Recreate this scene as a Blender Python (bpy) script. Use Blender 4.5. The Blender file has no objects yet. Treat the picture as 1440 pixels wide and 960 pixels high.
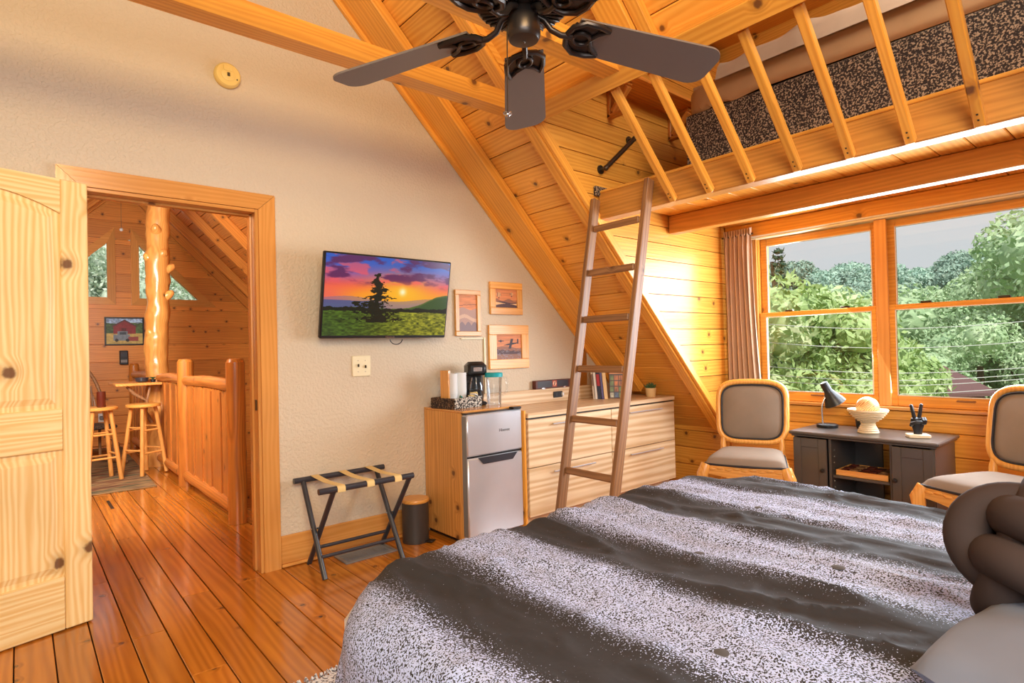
import bpy, bmesh, math, random
import numpy as np
from mathutils import Vector, Matrix, Euler, noise
random.seed(7)
PI = math.pi
SC = bpy.context.scene
COL = SC.collection

# ---------------------------------------------------------------- camera, world, lights, exposure
CY, CP, CR = 0.703547, 0.0128443, -0.0239317
fw = Vector((math.sin(CY)*math.cos(CP), math.cos(CY)*math.cos(CP), math.sin(CP)))
rt0 = Vector((math.cos(CY), -math.sin(CY), 0)); up0 = rt0.cross(fw)
rt = rt0*math.cos(CR)+up0*math.sin(CR); up = up0*math.cos(CR)-rt0*math.sin(CR)
cam = bpy.data.cameras.new('camera'); cam.sensor_width = 36; cam.lens = 818.03/1440*36
cam.clip_start = .05; cam.clip_end = 600
camo = bpy.data.objects.new('camera', cam); COL.objects.link(camo)
M = Matrix((rt, up, -fw)).transposed().to_4x4(); M.translation = (0, 0, 1.21); camo.matrix_world = M
SC.camera = camo
SC.view_settings.view_transform = 'Standard'; SC.view_settings.look = 'None'
SC.view_settings.gamma = 1; SC.view_settings.use_curve_mapping = False
SC.view_settings.exposure = 0.0
w = bpy.data.worlds.new('overcast_sky'); SC.world = w; w.use_nodes = True
bg = w.node_tree.nodes['Background']; bg.inputs[0].default_value = (.80, .82, .85, 1); bg.inputs[1].default_value = .85
SC.cycles.max_bounces = 7; SC.cycles.diffuse_bounces = 4; SC.cycles.transparent_max_bounces = 12
SC.cycles.sample_clamp_indirect = 6
SC.cycles.use_denoising = True

def area(name, loc, target, sx, sy, power, col=(1, 1, 1)):
    l = bpy.data.lights.new(name, 'AREA'); l.shape = 'RECTANGLE'; l.size = sx; l.size_y = sy
    l.energy = power; l.color = col
    o = bpy.data.objects.new(name, l); COL.objects.link(o)
    o.location = loc; d = Vector(target)-Vector(loc)
    o.rotation_euler = d.to_track_quat('-Z', 'Y').to_euler(); return o
sun = bpy.data.lights.new('sun', 'SUN'); sun.energy = 3.6; sun.angle = .08; sun.color = (1, .96, .88)
so = bpy.data.objects.new('sun', sun); COL.objects.link(so)
so.rotation_euler = Vector((.52, .46, -.72)).to_track_quat('-Z', 'Y').to_euler()
area('window_daylight', (4.42, 1.2, 1.42), (1.2, 2.2, 1.0), 2.0, 1.15, 108, (.80, .90, 1))
area('room_fill', (-.6, -1.3, 2.3), (1.6, 2.4, .9), 2.6, 2.0, 118, (.84, .92, 1))  # added fill behind the camera
area('warm_wall_fill', (-.4, -1.0, 3.2), (.9, 3.4, 2.75), 1.6, 1.0, 105, (1, .68, .28))  # unseen warm light added to tint the upper wall, no lamp body
area('hall_fill', (-.1, 4.9, 2.1), (1.1, 9.0, 1.3), 1.3, 1.0, 170, (1, .95, .88))  # added fill to brighten the hall, no fixture of its own
area('loft_light', (2.9, .3, 3.6), (3.2, 2.2, 2.4), .8, .8, 36, (1, .93, .82))

# ---------------------------------------------------------------- materials
def nt(name):
    m = bpy.data.materials.new(name); m.use_nodes = True
    t = m.node_tree; b = t.nodes['Principled BSDF']; return m, t, b
def N(t, typ, **kw):
    n = t.nodes.new(typ)
    for k, v in kw.items():
        if k.startswith('i_'):
            key = k[2:]; key = int(key) if key.isdigit() else key
            n.inputs[key].default_value = v
        else: setattr(n, k, v)
    return n
def mth(t, op, a, b=None, c=None):
    n = t.nodes.new('ShaderNodeMath'); n.operation = op
    for i, x in enumerate((a, b, c)):
        if x is None: continue
        if isinstance(x, (int, float)): n.inputs[i].default_value = x
        else: t.links.new(x, n.inputs[i])
    return n.outputs[0]
def mixc(t, f, a, b, mode='MIX'):
    n = t.nodes.new('ShaderNodeMix'); n.data_type = 'RGBA'; n.blend_type = mode
    for k, x in ((0, f), (6, a), (7, b)):
        if isinstance(x, (int, float)): n.inputs[k].default_value = x
        elif isinstance(x, tuple): n.inputs[k].default_value = (*x, 1) if len(x) == 3 else x
        else: t.links.new(x, n.inputs[k])
    return n.outputs[2]
def ramp(t, f, stops):
    n = t.nodes.new('ShaderNodeValToRGB'); e = n.color_ramp.elements
    while len(e) < len(stops): e.new(.5)
    for el, (p, c) in zip(e, stops): el.position = p; el.color = (*c, 1) if len(c) == 3 else c
    t.links.new(f, n.inputs[0]); return n.outputs[0]
def sstep(t, x, lo, hi):
    n = t.nodes.new('ShaderNodeMapRange'); n.interpolation_type = 'SMOOTHSTEP'
    t.links.new(x, n.inputs[0]); n.inputs[1].default_value = lo; n.inputs[2].default_value = hi
    return n.outputs[0]
def S(r, g, b):
    f = lambda c: c/255/12.92 if c/255 <= .04045 else ((c/255+.055)/1.055)**2.4
    return (f(r), f(g), f(b))

def plain(name, col, rough=.5, metal=0, spec=.5, coat=0, var=0.0):
    m, t, b = nt(name); b.inputs['Roughness'].default_value = rough; b.inputs['Metallic'].default_value = metal
    b.inputs['Specular IOR Level'].default_value = spec; b.inputs['Coat Weight'].default_value = coat
    tc = N(t, 'ShaderNodeTexCoord'); ns = N(t, 'ShaderNodeTexNoise', i_Scale=9.0, i_Detail=4.0)
    t.links.new(tc.outputs['Object'], ns.inputs['Vector'])
    k = var or .06
    c = mixc(t, ns.outputs[0], tuple(x*(1-k) for x in col), tuple(min(1, x*(1+k)) for x in col))
    t.links.new(c, b.inputs['Base Color']); return m

def wood(name, c1, c2, knot=(.13, .045, .015), axis='x', rough=.35, coat=0.0, knots=True, ring=7.0, var=.25, kscale=3.6, ksize=.058, seed=0.0, grain=.42, along=.10, dist=11.0, gate_t=.52):
    m, t, b = nt(name)
    tc = N(t, 'ShaderNodeTexCoord'); oi = N(t, 'ShaderNodeObjectInfo')
    sp = N(t, 'ShaderNodeSeparateXYZ'); t.links.new(tc.outputs['Object'], sp.inputs[0])
    order = {'x': (0, 1, 2), 'y': (1, 0, 2), 'z': (2, 0, 1)}[axis]
    R = oi.outputs['Random']
    a = mth(t, 'ADD', sp.outputs[order[0]], mth(t, 'MULTIPLY', R, 37.0+seed))
    bb = mth(t, 'ADD', sp.outputs[order[1]], mth(t, 'MULTIPLY', R, 11.3+seed))
    cc = sp.outputs[order[2]]
    co = N(t, 'ShaderNodeCombineXYZ'); t.links.new(mth(t, 'MULTIPLY', a, along), co.inputs[0]); t.links.new(mth(t, 'ADD', bb, cc), co.inputs[1]); t.links.new(cc, co.inputs[2])
    kc = N(t, 'ShaderNodeCombineXYZ'); t.links.new(a, kc.inputs[0]); t.links.new(mth(t, 'ADD', bb, cc), kc.inputs[1])
    vo = N(t, 'ShaderNodeTexVoronoi', voronoi_dimensions='2D', i_Scale=kscale); t.links.new(kc.outputs[0], vo.inputs['Vector'])
    kd = mth(t, 'DIVIDE', vo.outputs['Distance'], 1.0)
    bend = mth(t, 'MULTIPLY', mth(t, 'MULTIPLY', mth(t, 'SUBTRACT', 1.0, sstep(t, kd, ksize*.3, ksize*3.2)), .035 if knots else 0.0), mth(t, 'GREATER_THAN', vo.outputs['Color'], gate_t))
    co2 = N(t, 'ShaderNodeCombineXYZ'); s2 = N(t, 'ShaderNodeSeparateXYZ'); t.links.new(co.outputs[0], s2.inputs[0])
    t.links.new(s2.outputs[0], co2.inputs[0]); t.links.new(mth(t, 'ADD', s2.outputs[1], bend), co2.inputs[1]); t.links.new(s2.outputs[2], co2.inputs[2])
    wv = N(t, 'ShaderNodeTexWave', bands_direction='Y', i_Scale=ring*1.7, i_Distortion=dist, i_Detail=3.0)
    wv.inputs['Detail Scale'].default_value = .9; wv.inputs['Detail Roughness'].default_value = .45
    t.links.new(co2.outputs[0], wv.inputs['Vector'])
    fn = N(t, 'ShaderNodeCombineXYZ'); t.links.new(mth(t, 'MULTIPLY', a, 2.2), fn.inputs[0]); t.links.new(mth(t, 'MULTIPLY', bb, 55.0), fn.inputs[1]); t.links.new(mth(t, 'MULTIPLY', cc, 55.0), fn.inputs[2])
    ns = N(t, 'ShaderNodeTexNoise', i_Scale=1.0, i_Detail=3.0); t.links.new(fn.outputs[0], ns.inputs['Vector'])
    ln = N(t, 'ShaderNodeTexNoise', i_Scale=2.2, i_Detail=2.0); t.links.new(kc.outputs[0], ln.inputs['Vector'])
    f = mth(t, 'ADD', mth(t, 'MULTIPLY', wv.outputs['Fac'], grain), mth(t, 'MULTIPLY', ns.outputs[0], .5))
    col = mixc(t, mth(t, 'SUBTRACT', f, .08), c1, c2)
    br = mth(t, 'ADD', 1.0-var/2, mth(t, 'MULTIPLY', R, var))
    br = mth(t, 'MULTIPLY', br, mth(t, 'ADD', .84, mth(t, 'MULTIPLY', ln.outputs[0], .32)))
    g = N(t, 'ShaderNodeCombineColor'); [t.links.new(br, g.inputs[i]) for i in range(3)]
    col = mixc(t, 1.0, col, g.outputs[0], 'MULTIPLY')
    if knots:
        kn = N(t, 'ShaderNodeTexNoise', i_Scale=40.0); t.links.new(kc.outputs[0], kn.inputs['Vector'])
        kk = mth(t, 'ADD', kd, mth(t, 'MULTIPLY', mth(t, 'SUBTRACT', kn.outputs[0], .5), ksize*.9))
        gate = mth(t, 'MULTIPLY', mth(t, 'GREATER_THAN', vo.outputs['Color'], gate_t), 1.0)
        mk = mth(t, 'MULTIPLY', mth(t, 'SUBTRACT', 1.0, sstep(t, kk, ksize*.55, ksize*1.15)), gate)
        halo = mth(t, 'MULTIPLY', mth(t, 'SUBTRACT', 1.0, sstep(t, kd, ksize*.8, ksize*2.6)), mth(t, 'MULTIPLY', gate, .4))
        col = mixc(t, halo, col, tuple(x*.55 for x in c2))
        col = mixc(t, mth(t, 'MULTIPLY', mk, .9), col, knot)
    t.links.new(col, b.inputs['Base Color']); b.inputs['Roughness'].default_value = rough
    b.inputs['Coat Weight'].default_value = coat; b.inputs['Coat Roughness'].default_value = .12
    bp = N(t, 'ShaderNodeBump', i_Strength=.12, i_Distance=.004); t.links.new(f, bp.inputs['Height']); t.links.new(bp.outputs[0], b.inputs['Normal'])
    return m

PINE1, PINE2 = S(240, 168, 84), S(205, 116, 38)
M_ = {}
for ax in 'xyz':
    M_['pine_'+ax] = wood('varnished_pine_'+ax, S(246, 182, 80), S(216, 134, 38), axis=ax, rough=.34, coat=.15)
    M_['beam_'+ax] = wood('amber_pine_beam_'+ax, S(240, 174, 72), S(206, 128, 40), axis=ax, rough=.36, coat=.1, kscale=2.2, ksize=.045)
    M_['hall_'+ax] = wood('red_cedar_toned_pine_'+ax, S(234, 156, 68), S(192, 108, 38), axis=ax, rough=.38, coat=.1)
    M_['casing_'+ax] = wood('casing_pine_'+ax, S(228, 164, 88), S(202, 130, 58), axis=ax, rough=.25, coat=.4, kscale=1.2, ksize=.02, grain=.35)
    M_['door_'+ax] = wood('pale_knotty_pine_'+ax, S(249, 225, 168), S(230, 184, 110), axis=ax, rough=.42, coat=.05, kscale=2.6, ksize=.07, ring=8, grain=.66, var=.1, gate_t=.45)
    M_['ladder_'+ax] = wood('brown_weathered_wood_'+ax, S(164, 118, 76), S(100, 62, 34), axis=ax, rough=.5, kscale=2, ksize=.03, var=.2)
    M_['rustic_'+ax] = wood('peeled_log_'+ax, S(236, 172, 92), S(196, 118, 46), axis=ax, rough=.3, coat=.3, kscale=2.2, ksize=.04)
    M_['loft_'+ax] = wood('olive_shaded_beam_'+ax, S(204, 142, 62), S(164, 104, 40), axis=ax, rough=.4, kscale=2.0, ksize=.045)  # backlit shade of the loft beams put into a darker wood colour
    M_['rail_'+ax] = wood('aged_railing_log_'+ax, S(204, 126, 52), S(146, 76, 26), axis=ax, rough=.3, coat=.3, kscale=3.5, ksize=.06)
    M_['zebra_'+ax] = wood('pale_striped_veneer_'+ax, S(238, 214, 176), S(196, 154, 104), axis=ax, rough=.38, knots=False, ring=3.6, var=.05, grain=.62, along=.10, dist=9.0)
    M_['oak_'+ax] = wood('golden_chair_wood_'+ax, S(242, 180, 92), S(208, 132, 46), axis=ax, rough=.35, coat=.2, knots=False, ring=9, grain=.4)
M_['floor'] = wood('glossy_amber_floor_pine', S(206, 128, 42), S(148, 80, 20), axis='x', rough=.16, coat=.5, kscale=3.2, ksize=.04, var=.34, ring=5, grain=.42)
M_['cabinet'] = wood('knotty_cabinet_board', S(222, 160, 84), S(176, 112, 48), axis='z', rough=.45, kscale=4.2, ksize=.075, ring=6, gate_t=.35)
M_['black'] = plain('black_plastic', (.012, .012, .013), .35)
M_['gap'] = plain('dark_joint', (.05, .022, .008), .9)
M_['bronze'] = plain('oil_rubbed_bronze', (.055, .043, .036), .33, .75)
M_['blade'] = plain('dark_brown_fan_blade', (.16, .13, .11), .42)
M_['navy'] = plain('black_painted_rack_wood', (.03, .034, .045), .3, 0, .5, .2)
M_['strap'] = plain('tan_webbing', S(226, 196, 130), .8, var=.12)
M_['steel'] = plain('silver_fridge_panel', (.62, .64, .68), .28, .55)
M_['grey'] = plain('grey_plastic', (.20, .19, .18), .45)
M_['chrome'] = plain('brushed_metal', (.62, .62, .62), .25, 1)
M_['white'] = plain('white_plastic', (.78, .77, .73), .4)
M_['paper'] = plain('white_paper', (.82, .81, .78), .7)
M_['ivory'] = plain('ivory_plastic', S(238, 226, 188), .4)
M_['stand'] = plain('black_brown_paint', (.085, .074, .066), .3, 0, .5, .1)
M_['teal'] = plain('teal_plastic', S(30, 160, 165), .35)
M_['darkcan'] = plain('bronze_grey_metal', (.07, .06, .055), .4, .4)
M_['tancer'] = plain('tan_ceramic', S(226, 190, 132), .55)
M_['redbrown'] = plain('dark_red_brown_wood', S(88, 34, 20), .35)
M_['blue_grey'] = plain('blue_grey_pillow_linen', S(122, 128, 142), .9, var=.12)
M_['velvet'] = plain('charcoal_velvet', S(70, 58, 54), .85, spec=.2, var=.15)
M_['beige'] = plain('beige_cotton', S(192, 152, 108), .9, var=.1)
M_['taupe'] = plain('taupe_cotton', S(190, 166, 142), .9, var=.14)
M_['upholstery'] = plain('taupe_upholstery', S(138, 122, 106), .85, var=.16)
M_['piping'] = plain('black_piping', (.015, .014, .018), .6)
M_['curtain'] = plain('taupe_curtain_cloth', S(196, 164, 136), .9, var=.1)
M_['wire'] = plain('white_cable', (.75, .76, .78), .5)
M_['green'] = plain('succulent_green', S(70, 100, 58), .6, var=.3)
M_['brass'] = plain('aged_metal', (.10, .08, .055), .35, .8)
M_['cream'] = plain('cream_coil', S(226, 206, 170), .6)
M_['roof'] = plain('mauve_brown_roof_metal', S(120, 84, 84), .6)
M_['bark'] = plain('bark', S(92, 74, 58), .9, var=.3)

def glass(name, tint=(1, 1, 1), refl=1.0):
    m, t, b = nt(name); t.nodes.remove(b); out = t.nodes['Material Output']
    tr = N(t, 'ShaderNodeBsdfTransparent'); tr.inputs[0].default_value = (*tint, 1)
    gl = N(t, 'ShaderNodeBsdfGlossy', i_Roughness=.02); fr = N(t, 'ShaderNodeFresnel', i_IOR=1.45)
    mx = N(t, 'ShaderNodeMixShader'); t.links.new(mth(t, 'MULTIPLY', fr.outputs[0], refl), mx.inputs[0])
    t.links.new(tr.outputs[0], mx.inputs[1]); t.links.new(gl.outputs[0], mx.inputs[2]); t.links.new(mx.outputs[0], out.inputs[0]); return m
M_['glass'] = glass('window_glass', (.97, .985, .98), .6)
M_['clear'] = glass('clear_plastic', (.965, .975, .985), .35)

def drywall():
    m, t, b = nt('knockdown_drywall'); tc = N(t, 'ShaderNodeTexCoord')
    v = N(t, 'ShaderNodeTexNoise', i_Scale=62.0, i_Detail=2.5, i_Roughness=.5); t.links.new(tc.outputs['Object'], v.inputs['Vector'])
    h = sstep(t, v.outputs[0], .40, .60)
    bp = N(t, 'ShaderNodeBump', i_Strength=.38, i_Distance=.006); t.links.new(h, bp.inputs['Height']); t.links.new(bp.outputs[0], b.inputs['Normal'])
    l = N(t, 'ShaderNodeTexNoise', i_Scale=1.3, i_Detail=2.0); t.links.new(tc.outputs['Object'], l.inputs['Vector'])
    t.links.new(mixc(t, l.outputs[0], S(208, 190, 162), S(215, 200, 175)), b.inputs['Base Color'])
    b.inputs['Roughness'].default_value = .62; return m
M_['drywall'] = drywall()

def comforter():
    m, t, b = nt('charcoal_speckled_comforter'); tc = N(t, 'ShaderNodeTexCoord'); sp = N(t, 'ShaderNodeSeparateXYZ')
    t.links.new(tc.outputs['UV'], sp.inputs[0])
    low = N(t, 'ShaderNodeTexNoise', i_Scale=2.5, i_Detail=3.0); t.links.new(tc.outputs['Object'], low.inputs['Vector'])
    x = mth(t, 'ADD', sp.outputs[0], mth(t, 'MULTIPLY', mth(t, 'SUBTRACT', low.outputs[0], .5), .07))
    ph = mth(t, 'DIVIDE', mth(t, 'SUBTRACT', x, .80), .525)
    fr = mth(t, 'FRACT', mth(t, 'ADD', ph, 10.0))
    d = mth(t, 'MULTIPLY', sstep(t, fr, .10, .42), mth(t, 'SUBTRACT', 1.0, sstep(t, fr, .72, .98)))
    fine = N(t, 'ShaderNodeTexNoise', i_Scale=240.0, i_Detail=1.5, i_Roughness=.6); t.links.new(tc.outputs['Object'], fine.inputs['Vector'])
    th = mth(t, 'SUBTRACT', .76, mth(t, 'MULTIPLY', d, .295))
    k = mth(t, 'GREATER_THAN', fine.outputs[0], th)
    col = mixc(t, k, S(52, 51, 53), S(190, 203, 240))
    t.links.new(col, b.inputs['Base Color']); b.inputs['Roughness'].default_value = .75; b.inputs['Specular IOR Level'].default_value = .3
    bp = N(t, 'ShaderNodeBump', i_Strength=.3, i_Distance=.02); wn = N(t, 'ShaderNodeTexNoise', i_Scale=7.0, i_Detail=4.0)
    t.links.new(tc.outputs['Object'], wn.inputs['Vector']); t.links.new(wn.outputs[0], bp.inputs['Height']); t.links.new(bp.outputs[0], b.inputs['Normal'])
    return m
M_['comforter'] = comforter()

def speckle(name, a, b_, scale, th=.5):
    m, t, b = nt(name); tc = N(t, 'ShaderNodeTexCoord')
    n = N(t, 'ShaderNodeTexNoise', i_Scale=scale, i_Detail=2.0, i_Roughness=.6); t.links.new(tc.outputs['Object'], n.inputs['Vector'])
    t.links.new(mixc(t, sstep(t, n.outputs[0], th-.06, th+.08), a, b_), b.inputs['Base Color']); b.inputs['Roughness'].default_value = .95
    bp = N(t, 'ShaderNodeBump', i_Strength=.5, i_Distance=.01); t.links.new(n.outputs[0], bp.inputs['Height']); t.links.new(bp.outputs[0], b.inputs['Normal'])
    return m
M_['carpet'] = speckle('brown_black_berber_carpet', S(46, 36, 32), S(176, 150, 122), 105, .54)
M_['basket'] = speckle('dark_brown_wicker', S(48, 36, 28), S(128, 98, 72), 120, .55)
M_['shag'] = speckle('white_grey_shag', S(90, 90, 100), S(225, 225, 228), 90, .45)
M_['wax'] = speckle('black_and_white_weave', S(40, 36, 34), S(200, 192, 178), 90, .5)

def rug():
    m, t, b = nt('striped_earth_rug'); tc = N(t, 'ShaderNodeTexCoord'); sp = N(t, 'ShaderNodeSeparateXYZ'); t.links.new(tc.outputs['Object'], sp.inputs[0])
    c = N(t, 'ShaderNodeCombineXYZ'); t.links.new(mth(t, 'MULTIPLY', sp.outputs[0], 1.5), c.inputs[0]); t.links.new(mth(t, 'MULTIPLY', sp.outputs[1], 9.0), c.inputs[1])
    n = N(t, 'ShaderNodeTexNoise', i_Scale=1.0, i_Detail=3.0, i_Roughness=.7); t.links.new(c.outputs[0], n.inputs['Vector'])
    t.links.new(ramp(t, n.outputs[0], [(.28, S(44, 34, 28)), (.42, S(104, 66, 44)), (.5, S(156, 128, 86)), (.58, S(84, 82, 58)), (.7, S(44, 38, 32))]), b.inputs['Base Color'])
    b.inputs['Roughness'].default_value = .95; return m
M_['rug'] = rug()

def leafmat(name, a, b_, c):
    m, t, b = nt(name); tc = N(t, 'ShaderNodeTexCoord'); oi = N(t, 'ShaderNodeObjectInfo')
    n = N(t, 'ShaderNodeTexNoise', i_Scale=.9, i_Detail=6.0, i_Roughness=.75); t.links.new(tc.outputs['Object'], n.inputs['Vector'])
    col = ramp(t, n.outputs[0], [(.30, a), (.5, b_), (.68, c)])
    br = mth(t, 'ADD', .8, mth(t, 'MULTIPLY', oi.outputs['Random'], .4)); g = N(t, 'ShaderNodeCombineColor'); [t.links.new(br, g.inputs[i]) for i in range(3)]
    t.links.new(mixc(t, 1.0, col, g.outputs[0], 'MULTIPLY'), b.inputs['Base Color']); b.inputs['Roughness'].default_value = .55
    b.inputs['Specular IOR Level'].default_value = .25
    return m
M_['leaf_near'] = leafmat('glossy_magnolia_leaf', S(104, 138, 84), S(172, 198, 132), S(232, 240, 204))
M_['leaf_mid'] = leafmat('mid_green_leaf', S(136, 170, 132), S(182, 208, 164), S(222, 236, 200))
M_['leaf_far'] = leafmat('haze_tinted_leaf', S(136, 170, 160), S(170, 198, 182), S(204, 222, 204))  # distance haze painted in as paler, bluish leaf colours
M_['leaf_dark'] = leafmat('dark_conifer_needle', S(50, 76, 62), S(76, 106, 84), S(108, 134, 104))
M_['leaf_garden'] = leafmat('brightened_pale_leaf', S(176, 206, 184), S(220, 236, 212), S(248, 252, 242))  # daylight brightness put into the leaf colour, paler than the other trees
M_['grass'] = leafmat('meadow_grass', S(90, 116, 66), S(120, 146, 84), S(150, 170, 104))
def printed(name, emit=0.0, rough=.5):
    m, t, b = nt(name); a = N(t, 'ShaderNodeVertexColor', layer_name='Col')
    b.inputs['Roughness'].default_value = rough
    if emit:
        b.inputs['Base Color'].default_value = (.01, .01, .01, 1); t.links.new(a.outputs[0], b.inputs['Emission Color']); b.inputs['Emission Strength'].default_value = emit
    else: t.links.new(a.outputs[0], b.inputs['Base Color'])
    return m
M_['print'] = printed('printed_picture'); M_['screen'] = printed('lit_tv_screen', .95, .2)
M_['cover'] = printed('printed_book_cover', 0, .4)
# ---------------------------------------------------------------- mesh helpers
class MB:
    def __init__(s): s.v = []; s.f = []; s.mi = []; s.uv = None
    def add(s, vs, fs, mi=0):
        o = len(s.v); s.v += [tuple(p) for p in vs]; s.f += [tuple(i+o for i in f) for f in fs]; s.mi += [mi]*len(fs); return s
    def box(s, c, d, ch=0.0, R=None, mi=0):
        hx, hy, hz = d[0]/2, d[1]/2, d[2]/2; c = Vector(c)
        T = (lambda p: c+(R @ Vector(p))) if R is not None else (lambda p: c+Vector(p))
        if ch <= 0:
            vs = [T((x, y, z)) for x in (-hx, hx) for y in (-hy, hy) for z in (-hz, hz)]
            return s.add(vs, [(0, 1, 3, 2), (4, 6, 7, 5), (0, 4, 5, 1), (2, 3, 7, 6), (0, 2, 6, 4), (1, 5, 7, 3)], mi)
        ch = min(ch, hx*.9, hy*.9, hz*.9)
        vs = []; ix = {}
        for a in (0, 1):
            for b in (0, 1):
                for e in (0, 1):
                    sg = (2*a-1, 2*b-1, 2*e-1)
                    for k in range(3):
                        p = [sg[0]*(hx-ch), sg[1]*(hy-ch), sg[2]*(hz-ch)]; p[k] = sg[k]*(hx, hy, hz)[k]
                        ix[(a, b, e, k)] = len(vs); vs.append(T(p))
        g = lambda a, b, e, k: ix[(a, b, e, k)]
        fs = []
        for q in (0, 1):
            f0 = [(q, 0, 0, 0), (q, 1, 0, 0), (q, 1, 1, 0), (q, 0, 1, 0)]; f1 = [(0, q, 0, 1), (0, q, 1, 1), (1, q, 1, 1), (1, q, 0, 1)]; f2 = [(0, 0, q, 2), (1, 0, q, 2), (1, 1, q, 2), (0, 1, q, 2)]
            for f in (f0, f1, f2):
                l = [g(*x) for x in f]; fs.append(l if q else l[::-1])
        for p in (0, 1):
            for q in (0, 1):
                l = [g(p, q, 0, 0), g(p, q, 1, 0), g(p, q, 1, 1), g(p, q, 0, 1)]; fs.append(l if (p ^ q) else l[::-1])
                l = [g(p, 0, q, 0), g(p, 1, q, 0), g(p, 1, q, 2), g(p, 0, q, 2)]; fs.append(l[::-1] if (p ^ q) else l)
                l = [g(0, p, q, 1), g(1, p, q, 1), g(1, p, q, 2), g(0, p, q, 2)]; fs.append(l if (p ^ q) else l[::-1])
        for a in (0, 1):
            for b in (0, 1):
                for e in (0, 1):
                    l = [g(a, b, e, 0), g(a, b, e, 1), g(a, b, e, 2)]; fs.append(l if (a+b+e) % 2 else l[::-1])
        return s.add(vs, fs, mi)
    def prism(s, poly, fr, d, mi=0):
        """poly: list of (u,v); fr(u,v,w)->Vector; extruded w 0..d"""
        n = len(poly); vs = [fr(u, v, 0) for u, v in poly]+[fr(u, v, d) for u, v in poly]
        fs = [tuple(range(n))[::-1], tuple(range(n, 2*n))]+[(i, (i+1) % n, n+(i+1) % n, n+i) for i in range(n)]
        return s.add(vs, fs, mi)
    def tube(s, pts, rad, n=10, caps=True, mi=0, closed=False, sy=1.0):
        pts = [Vector(p) for p in pts]; m = len(pts)
        if not hasattr(rad, '__len__'): rad = [rad]*m
        vs = []; fs = []; nx = None
        for i, p in enumerate(pts):
            if closed: t = (pts[(i+1) % m]-pts[i-1]).normalized()
            else: t = (pts[min(i+1, m-1)]-pts[max(i-1, 0)]).normalized()
            if nx is None: nx = t.orthogonal().normalized() if abs(t.z) > .9 else Vector((0, 0, 1)).cross(t).normalized()
            nx = (nx-t*nx.dot(t)).normalized(); ny = t.cross(nx)
            for k in range(n):
                a = 2*PI*k/n; vs.append(p+nx*math.cos(a)*rad[i]+ny*math.sin(a)*rad[i]*sy)
        rng = range(m) if closed else range(m-1)
        for i in rng:
            j = (i+1) % m
            for k in range(n): fs.append((i*n+k, i*n+(k+1) % n, j*n+(k+1) % n, j*n+k))
        if caps and not closed: fs += [tuple(range(n))[::-1], tuple(range((m-1)*n, m*n))]
        return s.add(vs, fs, mi)
    def lathe(s, prof, n=24, c=(0, 0, 0), R=None, mi=0, sx=1.0, sy=1.0):
        c = Vector(c); vs = []; fs = []; m = len(prof)
        for r, z in prof:
            for k in range(n):
                p = Vector((r*sx*math.cos(2*PI*k/n), r*sy*math.sin(2*PI*k/n), z)); vs.append(c+(R @ p if R is not None else p))
        for i in range(m-1):
            for k in range(n): fs.append((i*n+k, i*n+(k+1) % n, (i+1)*n+(k+1) % n, (i+1)*n+k))
        if prof[0][0] > 1e-5: fs.append(tuple(range(n))[::-1])
        if prof[-1][0] > 1e-5: fs.append(tuple(range((m-1)*n, m*n)))
        return s.add(vs, fs, mi)
    def ball(s, c, r, n=16, m=10, sx=1, sy=1, sz=1, R=None, mi=0):
        return s.lathe([(max(1e-6, r*math.sin(PI*i/m)), -r*sz*math.cos(PI*i/m)) for i in range(m+1)], n, c, R, mi, sx, sy)
    def grid(s, nu, nv, fn, mi=0, closed_u=False):
        vs = [fn(i/(nu if closed_u else nu-1), j/(nv-1)) for j in range(nv) for i in range(nu)]
        fs = []
        for j in range(nv-1):
            for i in range(nu if closed_u else nu-1):
                a = (i+1) % nu; fs.append((j*nu+i, j*nu+a, (j+1)*nu+a, (j+1)*nu+i))
        return s.add(vs, fs, mi)
    def mesh(s, name, mats, smooth=True, angle=38):
        me = bpy.data.meshes.new(name); me.from_pydata(s.v, [], s.f)
        for m in (mats if isinstance(mats, (list, tuple)) else [mats]): me.materials.append(M_[m] if isinstance(m, str) else m)
        if any(s.mi): me.polygons.foreach_set('material_index', s.mi)
        if smooth:
            me.polygons.foreach_set('use_smooth', [True]*len(me.polygons)); me.set_sharp_from_angle(angle=math.radians(angle))
        me.update(); return me
    def obj(s, name, mats, parent=None, loc=(0, 0, 0), rot=(0, 0, 0), smooth=True, angle=38, fix=False):
        me = s.mesh(name, mats, smooth, angle)
        if fix:
            bm = bmesh.new(); bm.from_mesh(me); bmesh.ops.recalc_face_normals(bm, faces=bm.faces); bm.to_mesh(me); bm.free()
        return link(name, me, parent, loc, rot)
def link(name, me, parent=None, loc=(0, 0, 0), rot=(0, 0, 0)):
    o = bpy.data.objects.new(name, me); COL.objects.link(o)
    if isinstance(rot, Matrix): o.matrix_basis = Matrix.Translation(loc) @ rot.to_4x4()
    else: o.location = loc; o.rotation_euler = rot
    if parent: o.parent = parent
    return o
def tag(o, label, cat, group=None):
    o['label'] = label; o['category'] = cat
    if group: o['group'] = group
    return o
def thing(name, label, cat, loc=(0, 0, 0), rz=0.0, group=None):
    o = link(name, None, None, loc, (0, 0, rz)); o.empty_display_size = .1; return tag(o, label, cat, group)
def struct(name, mb=None, mats=None, **kw):
    o = mb.obj(name, mats, **kw) if mb else link(name, None); o['kind'] = 'structure'; return o
def kids(o): return [c for c in bpy.data.objects if c.parent == o]
def dup(root, loc, rz, label, name=None):
    r = root.copy(); COL.objects.link(r); r.location = loc; r.rotation_euler = (0, 0, rz); r['label'] = label
    for ch in kids(root):
        c = ch.copy(); COL.objects.link(c); c.parent = r
        for g in kids(ch):
            d = g.copy(); COL.objects.link(d); d.parent = c
    return r
def rz3(a): return Matrix.Rotation(a, 3, 'Z')
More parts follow.
